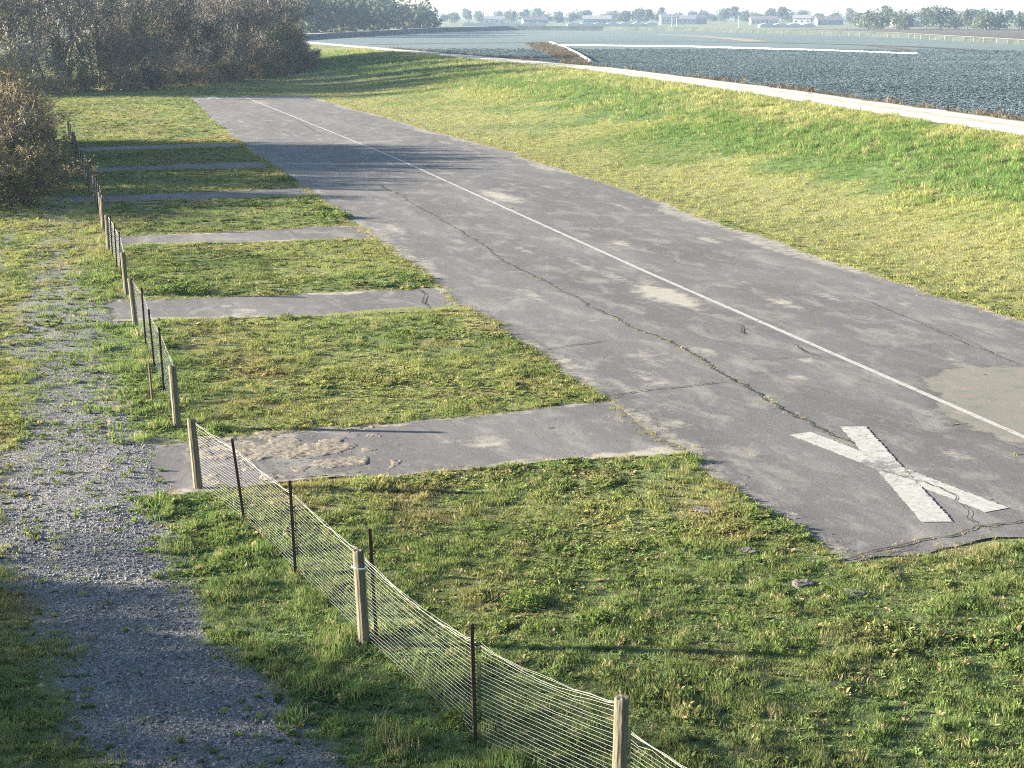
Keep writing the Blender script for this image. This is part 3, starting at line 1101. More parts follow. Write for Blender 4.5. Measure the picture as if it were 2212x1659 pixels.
# dead weeds on the strip and along the field edge
DEAD = leafy_mat('dead_weeds', 'INSTANCER', trans=.1)
deadcoll = variants('dead_weed', [tuft_mesh('dead_weed', 650 + k, 22, .35, .45, .03, 1.1, DEAD) for k in range(3)])
wx, wy = [], []
bb = (sp[:, 0].min(), sp[:, 0].max(), sp[:, 1].min(), sp[:, 1].max())
x, y = rng.uniform(bb[0], bb[1], 9000), rng.uniform(bb[2], bb[3], 9000)
k = inside(x, y, sp) & (rng.random(9000) < .55 * smooth(.4, .62, fbm(x, y, 9, 171)))
wx.append(x[k]); wy.append(y[k])
s = rng.uniform(40, 300, 5200)
t = lev_t(s) + rng.normal(5.2, .9, 5200)
k = rng.random(5200) < .08 + .5 * smooth(.50, .66, fbm(s, t * 0, 9, 173))
x, y = xy(s[k], t[k])
wx.append(x); wy.append(y)
x, y = np.concatenate(wx), np.concatenate(wy)
nw = len(x)
s, t = st((x, y))
wz = np.maximum(terrain(s, t), FIELD_Z)
wc = np.array([.125, .102, .078]) * (.45 + .9 * rng.random((nw, 1)))
ws = rng.uniform(.5, 1.4, nw)
scatter('dead_weeds', np.stack([x, y, wz], 1), np.stack([np.zeros(nw), np.zeros(nw), rng.uniform(0, 6.28, nw)], 1), np.stack([ws, ws, ws], 1), wc, rng.integers(0, 3, nw), deadcoll,
        'dry brown weeds on the bare strip and field edge', 'weeds')

# irrigation pipes
PIPE = simple('aluminium_pipe', (.78, .78, .76), .5, .06, .5, 0, .0, .5)


def pipe(pxs, r, label, lift=0.0):
    pts = [P(x, y, FIELD_Z) + Vector((0, 0, r + .02 + lift)) for x, y in pxs]
    root = obj('irrigation_pipe', None, None, pts[0])
    tag(root, label, 'pipe', 'irrigation pipes in the field')
    k = 0
    tot = []
    for a, b in zip(pts, pts[1:]):
        nsg = max(1, int((b - a).length / 9.0))
        tot += [a.lerp(b, i / nsg) for i in range(nsg)]
    tot.append(pts[-1])
    for a, b in zip(tot, tot[1:]):
        mb = MB()
        d = (b - a).normalized()
        mb.tube([a - pts[0], b - d * .25 - pts[0]], [r, r], 8)
        mb.tube([b - d * .32 - pts[0], b - pts[0]], [r * 1.3, r * 1.3], 8)
        obj('pipe_length', mb.mesh('pipe_length', [PIPE]), root)


pipe([(1192, 98.2), (1500, 102), (1760, 109.5), (1982, 118)], .14, 'long white irrigation pipe lying straight across the crop field')
pipe([(1188, 92.6), (1222, 105), (1250, 119), (1276, 136)], .22, 'short pale pipe along the right edge of the bare soil strip')

# ------------------------------------------------------------------ far embankment and white post fence
GREENBANK = simple('dark_bank_grass', (.034, .044, .036), .95, .35, .15)
PALE = simple('pale_far_road', (.42, .41, .38), .9, .1, .1)
hts = [1.6, 1.6, 1.8, 2.2, 2.6, 2.5, 2.3, 2.0, 1.7, 1.1, 1.0]
mb = MB()
mb2 = MB()
rows = []
for i, q in enumerate(far_line):
    d = (far_line[min(i + 1, len(far_line) - 1)] - far_line[max(i - 1, 0)]).normalized()
    nn = Vector((-d.y, d.x, 0))
    h = hts[i]
    rows.append((q + Vector((0, 0, -.2)), q + nn * h * .9 + Vector((0, 0, h)), q + nn * (h * .9 + 6) + Vector((0, 0, h)), q + nn * (h * 1.8 + 6.5) + Vector((0, 0, -.2))))
for a, b in zip(rows, rows[1:]):
    mb.add([a[0], b[0], b[1], a[1]], [(0, 1, 2, 3)])
    mb.add([a[1], b[1], b[2], a[2]], [(0, 1, 2, 3)])
    mb.add([a[2], b[2], b[3], a[3]], [(0, 1, 2, 3)])
    up = Vector((0, 0, .03))
    ia, ib = (a[1] - a[2]) * .28, (b[1] - b[2]) * .28
    mb2.add([a[1] + up - ia, b[1] + up - ib, b[2] + up + ib, a[2] + up + ia], [(0, 1, 2, 3)])
emb = tag(obj('far_embankment', mb.mesh('far_embankment', [GREENBANK])), kind='structure')
obj('far_road', mb2.mesh('far_road', [PALE]), emb)

WHITEPOST = simple('white_post', (.40, .40, .39), .7, .08, 2.0)
froot = obj('field_fence', None, None, far_line[3])
tag(froot, 'far row of small white posts before the dark embankment', 'fence')
mb = MB()
mb.box((0, 0, .95), (.22, .22, 2.0))
mb.box((0, 0, 2.0), (.28, .28, .10))
pm = mb.mesh('fence_post', [WHITEPOST])
poly = far_line[2:10]
dist_acc, nxt = 0.0, 0.0
tops = []
for a, b in zip(poly, poly[1:]):
    L = (b - a).length
    while nxt <= dist_acc + L:
        c = a.lerp(b, (nxt - dist_acc) / L)
        depth = c.length
        o = obj('fence_post', pm, froot, c - far_line[3] + Vector((0, -1.2, 0)))
        o.scale = (depth / 1000, depth / 1000, rnd.uniform(.8, 1.05) * min(1, .45 + depth / 2000))
        tops.append(c - far_line[3] + Vector((0, -1.2, 0)))
        nxt += (5.0 + depth * .011) * rnd.choice((.8, 1, 1, 1.1, 1.3))
    dist_acc += L
FWIRE = simple('far_wire', (.25, .25, .24), .6, .1, 1)
for hz in (.6, 1.2):
    mb = MB()
    mb.tube([q + Vector((0, 0, hz)) for q in tops], [.012] * len(tops), 3, False)
    obj('fence_rail', mb.mesh('fence_rail', [FWIRE]), froot)


# ------------------------------------------------------------------ trees
BARK = simple('grey_bark', (.145, .125, .105), .95, .4, 3.0, .8, stretch=(1, 1, .3))
PALEBARK = simple('pale_bark', (.42, .385, .33), .95, .3, 3.0, .6, stretch=(1, 1, .3))


def twig_mat(name, a, b, c):
    m, nt, bs, out = mat(name)
    n = N(nt)
    p = n.pos()
    f = n.noise(p, .55, 5, .7)
    r_ = n.node('ShaderNodeObjectInfo').outputs['Random']
    f = n.math('ADD', f, n.math('MULTIPLY', n.math('SUBTRACT', r_, .5), .35))
    n.put(bs.inputs['Base Color'], n.ramp(f, [(.28, a), (.5, b), (.72, c)]))
    bs.inputs['Roughness'].default_value = 1.0
    return m


TWIG_BROWN = twig_mat('brown_twigs', (.110, .078, .052), (.185, .138, .094), (.270, .208, .140))
TWIG_GREY = twig_mat('grey_twigs', (.105, .092, .076), (.180, .160, .130), (.270, .240, .192))
LEAF_DRY = leafy_mat('dry_leaves', col=(.230, .175, .085), trans=.3, var=.35)
LEAF_GREEN = leafy_mat('evergreen_leaves', col=(.070, .095, .034), trans=.3, var=.4)


def rot_dir(d, ang, az):
    a = d.cross(Vector((0, 0, 1)) if abs(d.z) < .95 else Vector((1, 0, 0))).normalized()
    b = d.cross(a)
    return (d * math.cos(ang) + (a * math.cos(az) + b * math.sin(az)) * math.sin(ang)).normalized()


def tree_mesh(name, seed, H, stems, lean, counts, tw, mats, leaf_n=0, leaf_size=.14, wob=.16, trop=.10, limb_from=.22):
    r = random.Random(seed)
    wood, crown = MB(), MB()

    def ribbon_twig(p, d, L, w):
        nn = d.cross(Vector((r.gauss(0, 1), r.gauss(0, 1), r.gauss(0, 1))))
        if nn.length < 1e-6:
            return p
        nn = nn.normalized() * w / 2
        mid = p + d * L * .5 + Vector((r.gauss(0, .06), r.gauss(0, .06), r.gauss(0, .06))) * L
        end = p + d * L + Vector((r.gauss(0, .1), r.gauss(0, .1), r.gauss(0, .06) + .05)) * L
        crown.add([p - nn, p + nn, mid + nn * .7, mid - nn * .7, end], [(0, 1, 2, 3), (3, 2, 4)], 0)
        return end

    def leaf(p):
        a = Vector((r.gauss(0, 1), r.gauss(0, 1), r.gauss(0, .6))).normalized()
        b = a.cross(Vector((r.gauss(0, 1), r.gauss(0, 1), r.gauss(0, 1)))).normalized()
        s_ = leaf_size * r.uniform(.6, 1.4)
        crown.add([p, p + a * s_ * .5 + b * s_ * .32, p + a * s_, p + a * s_ * .5 - b * s_ * .32], [(0, 1, 2, 3)], 1)

    def grow_(p, d, L, rad, lev):
        nseg = (6, 5, 4)[lev]
        pts, rr, ds = [p], [rad], [d]
        for i in range(nseg):
            d = (d + Vector((r.gauss(0, wob), r.gauss(0, wob), r.gauss(0, wob) + trop))).normalized()
            p = p + d * L / nseg
            pts.append(p)
            ds.append(d)
            rr.append(rad * (1 - .75 * (i + 1) / nseg))
        wood.tube(pts, rr, (7, 5, 3)[lev], lev == 0)
        kids = counts[lev]
        for k in range(kids):
            u = (limb_from if lev == 0 else .18) + (1 - (limb_from if lev == 0 else .18)) * (k + r.random()) / kids
            f = u * nseg
            i = min(int(f), nseg - 1)
            q = pts[i].lerp(pts[i + 1], f - i)
            ang = r.uniform(.45, 1.05)
            nd = rot_dir(ds[i], ang, r.uniform(0, 6.283))
            if lev < 2:
                grow_(q, nd, L * r.uniform(.38, .62) * (1.15 - .45 * u), max(.022, rr[i] * .58), lev + 1)
            else:
                e = ribbon_twig(q, nd, r.uniform(.45, 1.0) * tw[1], tw[0])
                for z in range(tw[2]):
                    e2 = ribbon_twig(q.lerp(e, r.uniform(.2, 1)), rot_dir(nd, r.uniform(.3, .9), r.uniform(0, 6.283)), r.uniform(.25, .65) * tw[1], tw[0] * .75)
                    for z2 in range(leaf_n):
                        leaf(q.lerp(e2, r.uniform(.2, 1.1)))

    for k in range(stems):
        az = 6.283 * (k + r.random() * .7) / stems
        ln = lean * r.uniform(.3, 1.0) if stems > 1 else lean * .2
        d = Vector((math.cos(az) * ln, math.sin(az) * ln, 1)).normalized()
        off = Vector((math.cos(az), math.sin(az), 0)) * (.18 * (stems > 1) + .05 * stems * r.random())
        grow_(off + Vector((0, 0, -.15)), d, H * r.uniform(.72, .98), .021 * H * r.uniform(.7, 1.1) / (1 + .12 * stems), 0)
    # fit to the stated height
    zm = max(v[2] for v in crown.v)
    k = H / zm
    wood.v = [(v[0] * k, v[1] * k, v[2] * k if v[2] > 0 else v[2]) for v in wood.v]
    crown.v = [(v[0] * k, v[1] * k, v[2] * k) for v in crown.v]
    return (new_mesh(name + '_trunk', wood.v, wood.f, [mats[0]], True), crown.mesh(name + '_crown', list(mats[1:])))


TREES = {}
for k in range(3):
    TREES['shrub%d' % k] = tree_mesh('willow_shrub', 700 + k, 6.0, 9, .75, (7, 5, 5), (.040, 1.0, 2), (PALEBARK if k == 2 else BARK, TWIG_BROWN, LEAF_DRY), 1, .15, wob=.2, trop=.07, limb_from=.08)
for k in range(3):
    TREES['tall%d' % k] = tree_mesh('bare_tree', 720 + k, 12.0, 2 + k % 2, .30, (10, 6, 6), (.078, 1.5, 2), (PALEBARK if k == 1 else BARK, TWIG_GREY, LEAF_DRY), 0, .14, wob=.13, trop=.10, limb_from=.15)
for k in range(2):
    TREES['ivy%d' % k] = tree_mesh('ivy_tree', 740 + k, 9.0, 3, .35, (9, 6, 6), (.045, 1.1, 2), (PALEBARK, TWIG_GREY, LEAF_GREEN), 3, .26, wob=.14, trop=.08, limb_from=.05)
for k in range(2):
    TREES['scrub%d' % k] = tree_mesh('scrub_tree', 770 + k, 7.0, 6, .55, (7, 5, 5), (.080, 1.3, 2), (PALEBARK if k else BARK, TWIG_BROWN if k else TWIG_GREY, LEAF_DRY if k else LEAF_GREEN), k, .22, wob=.17, trop=.10, limb_from=.12)
TREES['bramble0'] = tree_mesh('bramble', 760, 2.6, 16, 1.5, (5, 4, 4), (.035, .6, 2), (BARK, TWIG_BROWN, LEAF_GREEN), 2, .13, wob=.28, trop=-.02, limb_from=.05)
TREES['bramble1'] = tree_mesh('bramble', 761, 2.6, 16, 1.5, (5, 4, 4), (.035, .6, 2), (BARK, TWIG_BROWN, LEAF_DRY), 2, .11, wob=.28, trop=-.02, limb_from=.05)
TNAME = {'shrub': ('willow_shrub', 6.0), 'tall': ('bare_tree', 12.0), 'ivy': ('ivy_tree', 9.0), 'bramble': ('bramble_bush', 2.6), 'scrub': ('willow_shrub', 7.0)}
ORD = ['first', 'second', 'third', 'fourth', 'fifth', 'sixth', 'seventh', 'eighth', 'ninth', 'tenth', 'eleventh', 'twelfth', 'thirteenth', 'fourteenth', 'fifteenth', 'sixteenth', 'seventeenth', 'eighteenth',
       'nineteenth', 'twentieth', 'twenty-first', 'twenty-second', 'twenty-third', 'twenty-fourth', 'twenty-fifth', 'twenty-sixth', 'twenty-seventh', 'twenty-eighth', 'twenty-ninth', 'thirtieth']
ORD += ['thirty-' + w for w in ORD[:9]] + ['fortieth'] + ['forty-' + w for w in ORD[:9]] + ['fiftieth'] + ['fifty-' + w for w in ORD[:9]] + ['sixtieth'] + ['sixty-' + w for w in ORD[:9]] + ['seventieth'] + ['seventy-' + w for w in ORD[:9]] + ['eightieth'] + ['eighty-' + w for w in ORD[:9]]


def plant_tree(kind, x, y, h, label, cat, group, wide=1.0):
    nm = kind.rstrip('0123456789')
    name, h0 = TNAME[nm]
    s_, t_ = st((x, y))
    root = obj(name, None, None, (x, y, float(terrain(s_, t_)) - .05))
    k = h / h0
    root.rotation_euler = (0, 0, rnd.uniform(0, 6.283))
    root.scale = (k * wide, k * wide, k)
    tr, crn = TREES[kind]
    obj('trunk', tr, root)
    obj('crown', crn, root)
    tag(root, label, cat, group)
    return root


def sc_x(x, y):
    return x / y


# the thicket at the left edge, nearest the camera
L1 = [('shrub2', -24.6, 63.5, 3.6), ('shrub0', -24.4, 67.5, 4.2), ('bramble0', -22.4, 66.0, 2.4), ('shrub1', -26.2, 72, 5.2), ('bramble1', -23.8, 71.0, 3.0), ('shrub2', -27.2, 78, 6.4), ('bramble0', -25.0, 77.0, 3.0), ('shrub0', -28.8, 84.5, 7.2), ('bramble1', -26.4, 83, 3.2),
      ('shrub1', -30.6, 91, 7.6), ('bramble1', -28.2, 89.0, 2.8), ('shrub2', -32.4, 97.0, 7.0), ('ivy0', -30.5, 76, 6.0), ('ivy1', -32, 86, 8.2), ('shrub1', -30.8, 101.5, 4.2), ('ivy1', -28.2, 70.0, 5.0), ('bramble0', -30.0, 95, 3.0)]
for rank, (kind, x, y, h) in enumerate(sorted(L1, key=lambda q: q[2])):
    nm = kind.rstrip('0123456789')
    what = {'shrub': 'bare brown many-stemmed shrub', 'bramble': 'low tangled bramble bush', 'ivy': 'grey-green ivy-covered tree'}[nm]
    x -= 1.3 * (y > 79)
    plant_tree(kind, x, y, h, '%s in the left edge thicket, %s from the camera' % (what, ORD[rank]), {'shrub': 'shrub', 'bramble': 'bush', 'ivy': 'tree'}[nm], 'left edge thicket', 1.05)
# taller trees just outside the frame whose shadows cross the runway
for kind, x, y, h in [('tall0', -40, 88.5, 9.2), ('tall1', -41, 94.5, 9.8), ('ivy0', -38, 92, 8.8), ('ivy1', -39, 98.5, 9.0), ('ivy0', -44, 90, 9.8), ('ivy1', -45, 95, 10.2), ('tall2', -50, 97, 11.0), ('ivy0', -50, 92, 11.2), ('ivy1', -52, 100, 11.4),
                      ('ivy0', -56, 96, 12.4), ('tall0', -46, 100, 10), ('tall2', -37, 80, 6.2), ('ivy0', -38, 77, 5.6), ('ivy1', -42, 80, 7.2), ('ivy1', -40, 85.5, 7.6)]:
    plant_tree(kind, x, y, h, 'bare tree behind the left edge thicket casting shade over the runway', 'tree', 'trees behind the left edge thicket')
# trees beside the camera, out of frame, that shade the foreground
for kind, x, y, h in [('ivy0', -23, 19.6, 5.0), ('ivy1', -20, 13.8, 6.4), ('ivy0', -26, 17.6, 6.2), ('ivy1', -25, 12.4, 7.6), ('tall1', -30, 21.5, 7.5), ('ivy1', -24, 15.8, 6.0), ('tall2', -30, 17, 9.2), ('ivy0', -22, 11.5, 6.6), ('ivy1', -28, 10, 8.0), ('ivy0', -28, 20.5, 5.6), ('ivy1', -29, 14.0, 6.8), ('tall0', -36, 13, 10.5)]:
    plant_tree(kind, x, y, h, 'tree beside the gravel track left of the view, shading the foreground', 'tree', 'trees shading the foreground', 1.15)

# the wood behind the far end of the runway
E1 = []
edge = [(-66, 166), (-52, 171), (-45, 178), (-40, 196), (-36, 220), (-33.5, 246), (-38, 275)]
acc = []
for (x0, y0), (x1, y1) in zip(edge, edge[1:]):
    L = math.hypot(x1 - x0, y1 - y0)
    nstep = max(1, round(L / 4.6))
    acc += [(x0 + (x1 - x0) * i / nstep, y0 + (y1 - y0) * i / nstep) for i in range(nstep)]
for i, (x, y) in enumerate(acc):
    E1.append((('scrub0', 'ivy1', 'scrub1', 'scrub0', 'ivy0', 'scrub1')[i % 6], x - 2.0 + rnd.uniform(-1, 1), y + rnd.uniform(-1, 2), rnd.uniform(6.0, 9.5), 'front'))
for i, (x, y) in enumerate(acc):
    if i % 3 != 2:
        E1.append((('tall0', 'tall1', 'tall2')[(i // 2) % 3], x - 6 + rnd.uniform(-1.5, 1.5), y + 3 + rnd.uniform(-2, 2), rnd.uniform(14, 19.0), 'tall'))
for i, (x, y) in enumerate(acc):
    if i % 3 == 0:
        E1.append((('tall2', 'ivy0', 'tall0', 'ivy1')[(i // 3) % 4], x - 13 + rnd.uniform(-2, 2), y + 9 + rnd.uniform(-3, 3), rnd.uniform(14, 19), 'back'))
for i in range(10):
    E1.append((('tall1', 'ivy1', 'tall0')[i % 3], -95 + i * 5.2 + rnd.uniform(-1, 1), 205 + i * 7 + rnd.uniform(-4, 4), rnd.uniform(15, 20), 'back'))
for i, (x, y) in enumerate(acc):  # added brambles block light between the trunks and darken the wood's foot
    E1.append(('bramble%d' % (i % 2), x + rnd.uniform(-.6, .8), y - 1.2 + rnd.uniform(-.5, .5), rnd.uniform(2.4, 3.6), 'front'))
cnt = {}
for kind, x, y, h, row in sorted(E1, key=lambda q: sc_x(q[1], q[2])):
    nm = kind.rstrip('0123456789')
    if row == 'back':
        cnt['back'] = cnt.get('back', 0) + 1
        lab, grp = 'bare tree deep inside the far wood, %s from the left' % ORD[cnt['back'] - 1], 'trees deep in the wood'
    else:
        key = (nm, row)
        cnt[key] = cnt.get(key, 0) + 1
        what = {'shrub': 'bare brown shrub', 'ivy': 'dark ivy-clad tree', 'tall': 'tall bare grey tree', 'bramble': 'added low light-blocking bramble bush', 'scrub': 'bare many-stemmed shrub'}[nm]
        lab = '%s %s the far wood, %s from the left' % (what, 'fronting' if row == 'front' else 'rising above', ORD[cnt[key] - 1])
        grp = 'edge of the wood past the runway'
    plant_tree(kind, x, y, h, lab, {'shrub': 'shrub', 'scrub': 'shrub', 'bramble': 'bush'}.get(nm, 'tree'), grp)

# ------------------------------------------------------------------ far trees and houses on the skyline
FAR_LEAF = leafy_mat('far_foliage', col=(.070, .085, .050), trans=.2, var=.3)


def far_tree_mesh(name, seed, h, w):
    r = random.Random(seed)
    wood, cr_ = MB(), MB()
    wood.tube([(0, 0, -.3), (.1, 0, h * .35), (.0, .1, h * .7)], [.4, .28, .12], 6)
    lumps = []
    for k in range(9):
        a, q = r.uniform(0, 6.283), r.uniform(0, .62) * w / 2
        z = r.uniform(.30, .82) * h
        lumps.append((q * math.cos(a), q * math.sin(a), z, r.uniform(.18, .30) * w * (1.15 - .35 * z / h)))
        wood.tube([(0, 0, h * .3), (q * math.cos(a), q * math.sin(a), z)], [.16, .07], 4)
    for (lx, ly, lz, lr) in lumps:
        for k in range(70):
            d = Vector((r.gauss(0, 1), r.gauss(0, 1), r.gauss(0, .8))).normalized() * lr * r.uniform(.5, 1.1)
            c = Vector((lx, ly, lz)) + d
            a = Vector((r.gauss(0, 1), r.gauss(0, 1), r.gauss(0, 1))).normalized()
            b = a.cross(Vector((r.gauss(0, 1), r.gauss(0, 1), r.gauss(0, 1)))).normalized()
            q = r.uniform(.45, .95)
            cr_.add([c - a * q, c + b * q * .6, c + a * q, c - b * q * .6], [(0, 1, 2, 3)])
    return wood.mesh(name + '_trunk', [BARK], True), cr_.mesh(name + '_crown', [FAR_LEAF])


FT = [far_tree_mesh('far_tree', 800, 10, 12), far_tree_mesh('far_tree', 801, 9, 15), far_tree_mesh('far_tree', 802, 12, 9), far_tree_mesh('far_tree', 803, 8, 18)]


def far_tree(x, y, k, sc, label, group):
    s_, t_ = st((x, y))
    root = obj('far_tree', None, None, (x, y, float(terrain(s_, t_)) - .2))
    root.scale = (sc * rnd.uniform(.9, 1.2), sc * rnd.uniform(.9, 1.2), sc)
    root.rotation_euler = (0, 0, rnd.uniform(0, 6.283))
    obj('trunk', FT[k][0], root)
    obj('crown', FT[k][1], root)
    tag(root, label, 'tree', group)


def at_px(px, Y):
    return (px - CX) / math.hypot(FPX, FPX * math.tan(PITCH)) * Y


skyline = []
pxs_ = [958, 985, 1012, 1040, 1085, 1108, 1130, 1180, 1206, 1235, 1262, 1330, 1352, 1378, 1400, 1422, 1540, 1562, 1588, 1612, 1640, 1668, 1690, 1710, 1740, 1772, 1800, 1835]
big = {1352: 1.5, 1378: 1.55, 1400: 1.3, 1562: 1.5, 1588: 1.6, 1612: 1.5, 1668: 1.5, 1690: 1.55, 1710: 1.3, 1108: 1.35, 1012: 1.2}
for i, px in enumerate(pxs_):
    Y = rnd.uniform(1480, 1700)
    skyline.append((at_px(px, Y), Y, i % 4, big.get(px, rnd.uniform(.9, 1.2)) * .95))
for i in range(26):
    Y = rnd.uniform(1720, 1900)
    skyline.append((at_px(965 + i * 35 + rnd.uniform(-12, 12), Y), Y, (i * 7 + 3) % 4, rnd.uniform(1.0, 1.5)))
for i, px in enumerate(range(1850, 2330, 22)):
    Y = rnd.uniform(960, 1100) if i % 3 else rnd.uniform(1200, 1350)
    skyline.append((at_px(px + rnd.uniform(-8, 8), Y), Y, (i * 3 + 1) % 4, rnd.uniform(1.1, 1.6)))
for rank, (x, y, k, sc) in enumerate(sorted(skyline, key=lambda q: q[0] / q[1])):
    far_tree(x, y, k, sc, 'hazy blue-grey tree on the skyline beyond the field, %s from the left' % ORD[rank], 'skyline trees')
# misty trees behind the wood, left of the skyline
misty = []
for i, px in enumerate(range(640, 952, 21)):
    Y = 560 + i * 22 + rnd.uniform(-20, 20)
    top = np.interp(px, [640, 760, 830, 900, 950], [-8, -2, 6, 16, 34])
    hz = 8 + (43 - top) / 3344 * Y
    misty.append((at_px(px, Y), Y, i % 4, max(.9, hz / (10, 9, 12, 8)[i % 4])))
for rank, (x, y, k, sc) in enumerate(sorted(misty, key=lambda q: q[0] / q[1])):
    far_tree(x, y, k, sc, 'tall misty tree left of the field, %s from the left' % ORD[rank], 'misty trees behind the wood')

WALLS = [simple('far_wall_white', (.42, .41, .39), .9, .06, .3), simple('far_wall_buff', (.30, .27, .23), .9, .06, .3), simple('far_wall_grey', (.28, .30, .32), .9, .06, .3)]
ROOFS = [simple('far_roof_grey', (.20, .20, .21), .9, .15, .5), simple('far_roof_brown', (.17, .155, .15), .9, .15, .5)]
GLASS = simple('far_window', (.05, .06, .07), .3, .1, 1, 0, 0, .5)


def house(x, y, w, d, h, rz, wi, ri, label):
    s_, t_ = st((x, y))
    root = obj('house', None, None, (x, y, float(terrain(s_, t_)) - .3))
    root.rotation_euler = (0, 0, rz)
    tag(root, label, 'house', 'houses on the skyline')
    mb = MB()
    mb.box((0, 0, h / 2), (w, d, h))
    rh = d * .28
    mb.add([(-w / 2, -d / 2, h), (-w / 2, d / 2, h), (-w / 2, 0, h + rh), (w / 2, -d / 2, h), (w / 2, d / 2, h), (w / 2, 0, h + rh)], [(0, 1, 2), (3, 5, 4)])
    obj('wall', mb.mesh('house_wall', [WALLS[wi]]), root)
    e = .5
    mb = MB()
    for sg in (-1, 1):
        a = [(-w / 2 - e, sg * (d / 2 + e), h - .28), (w / 2 + e, sg * (d / 2 + e), h - .28), (w / 2 + e, 0, h + rh + .04), (-w / 2 - e, 0, h + rh + .04)]
        b = [(q[0], q[1], q[2] + .22) for q in a]
        mb.add(a + b, [(0, 1, 2, 3), (4, 5, 6, 7), (0, 1, 5, 4), (1, 2, 6, 5), (2, 3, 7, 6), (3, 0, 4, 7)])
    obj('roof', mb.mesh('house_roof', [ROOFS[ri]]), root)
    k = max(2, int(w / 4))
    for i in range(k):
        mb = MB()
        mb.box((-w / 2 + w * (i + .5) / k, -d / 2 - .03, h * .55), (1.4, .1, 1.4))
        obj('window', mb.mesh('house_window', [GLASS]), root)


hs = [(1068, 1420, 18, 9, 4.5, 0, 0, 0, 'white house'), (1155, 1390, 22, 10, 4, .15, 1, 1, 'buff house'), (1290, 1400, 26, 10, 5, -.1, 2, 0, 'long grey house'), (1312, 1450, 14, 9, 6, .3, 0, 1, 'white house'),
      (1445, 1380, 16, 9, 6.5, .1, 0, 0, 'white house'), (1478, 1400, 20, 10, 5, 0, 0, 0, 'white house'), (1508, 1420, 14, 9, 6, .2, 1, 0, 'buff house'), (1650, 1370, 24, 10, 4.5, 0, 0, 1, 'white house'),
      (1732, 1330, 15, 9, 6, -.2, 0, 0, 'white house'), (1790, 1310, 22, 10, 4.5, .1, 2, 1, 'grey house'), (1880, 1250, 20, 10, 5, 0, 0, 1, 'white house'), (1960, 1200, 24, 10, 5, .1, 1, 0, 'buff house')]
for rank, (px, Y, w_, d_, h_, rz, wi, ri, what) in enumerate(hs):
    house(at_px(px, Y), Y, w_, d_, h_, rz, wi, ri, 'small %s on the skyline beyond the field, %s from the left' % (what, ORD[rank]))
# greenhouses: long low white roofs before the skyline
GH = simple('greenhouse_film', (.40, .42, .42), .6, .05, .1)
for i, (px0, px1, Y) in enumerate([(1000, 1180, 1260), (1225, 1420, 1230), (1640, 1760, 1180)]):
    xa, xb = at_px(px0, Y), at_px(px1, Y)
    s_, t_ = st(((xa + xb) / 2, Y))
    root = obj('greenhouse', None, None, ((xa + xb) / 2, Y, float(terrain(s_, t_)) - .1))
    tag(root, 'long low pale greenhouse in front of the far houses, %s from the left' % ORD[i], 'greenhouse', 'greenhouses before the skyline')
    w_ = xb - xa
    nb = max(3, int(w_ / 9))
    for k in range(nb):
        mb = MB()
        x0, x1 = -w_ / 2 + w_ * k / nb, -w_ / 2 + w_ * (k + 1) / nb - .25
        arc = [(x0 + (x1 - x0) * j / 6, 2.0 + 1.2 * math.sin(math.pi * j / 6)) for j in range(7)]
        ring = [(x0, 0)] + arc + [(x1, 0)]
        m_ = len(ring)
        mb.add([(a, -5, z) for a, z in ring] + [(a, 5, z) for a, z in ring], [tuple(range(m_)), tuple(range(2 * m_ - 1, m_ - 1, -1))] + [(j, (j + 1) % m_, m_ + (j + 1) % m_, m_ + j) for j in range(m_)])
        obj('bay', mb.mesh('greenhouse_bay', [GH]), root)
# utility poles
for i, (px, Y, h_) in enumerate([(1452, 900, 9.5), (1462, 905, 7.5), (1596, 980, 9.0)]):
    x = at_px(px, Y)
    s_, t_ = st((x, Y))
    root = obj('utility_pole', None, None, (x, Y, float(terrain(s_, t_)) - .2))
    mb = MB()
    mb.tube([(0, 0, 0), (0, 0, h_)], [.24, .18], 7)
    obj('pole', mb.mesh('utility_pole_shaft', [WHITEPOST]), root)
    for zz in (h_ - .6, h_ - 1.6):
        mb = MB()
        mb.box((0, -.28, zz), (2.6, .18, .18))
        obj('crossarm', mb.mesh('utility_pole_crossarm', [WHITEPOST]), root)
    tag(root, 'pale utility pole before the far houses, %s from the left' % ORD[i], 'pole', 'far utility poles')

# ------------------------------------------------------------------ wire fences along the paths
WOOD = simple('weathered_post_wood', (.118, .104, .072), .95, .45, 9.0, .8, stretch=(3, 3, .35))
RUST = simple('rusty_steel', (.050, .028, .024), .8, .45, 14.0, .3, .2)
WIRE = simple('galvanised_wire', (.36, .36, .34), .6, .2, 3.0, 0, .2, .4)
TIE = simple('white_tie', (.75, .74, .70), .6, .05, 3)


def wood_post_mesh(seed, h, r0):
    r = random.Random(seed)
    n_ = 12
    prof = [(-.15, 1.02), (0, 1.03), (.3, 1.0), (.7, .985), (h - .03, .97), (h, .90)]
    bump_ = [r.uniform(.94, 1.05) for _ in range(n_)]
    mb = MB()
    vv, ff = [], []
    for (z, k) in prof:
        for j in range(n_):
            a = 6.283 * j / n_
            q = r0 * k * bump_[j] * r.uniform(.985, 1.015)
            vv.append((q * math.cos(a), q * math.sin(a), z + (r.uniform(-.012, .012) if z >= h - .01 else 0)))
    for i in range(len(prof) - 1):
        for j in range(n_):
            ff.append((i * n_ + j, i * n_ + (j + 1) % n_, (i + 1) * n_ + (j + 1) % n_, (i + 1) * n_ + j))
    vv.append((0, 0, h + .006))
    top = (len(prof) - 1) * n_
    for j in range(n_):
        ff.append((top + j, top + (j + 1) % n_, len(vv) - 1))
    mb.add(vv, ff)
    return mb.mesh('wooden_post', [WOOD])


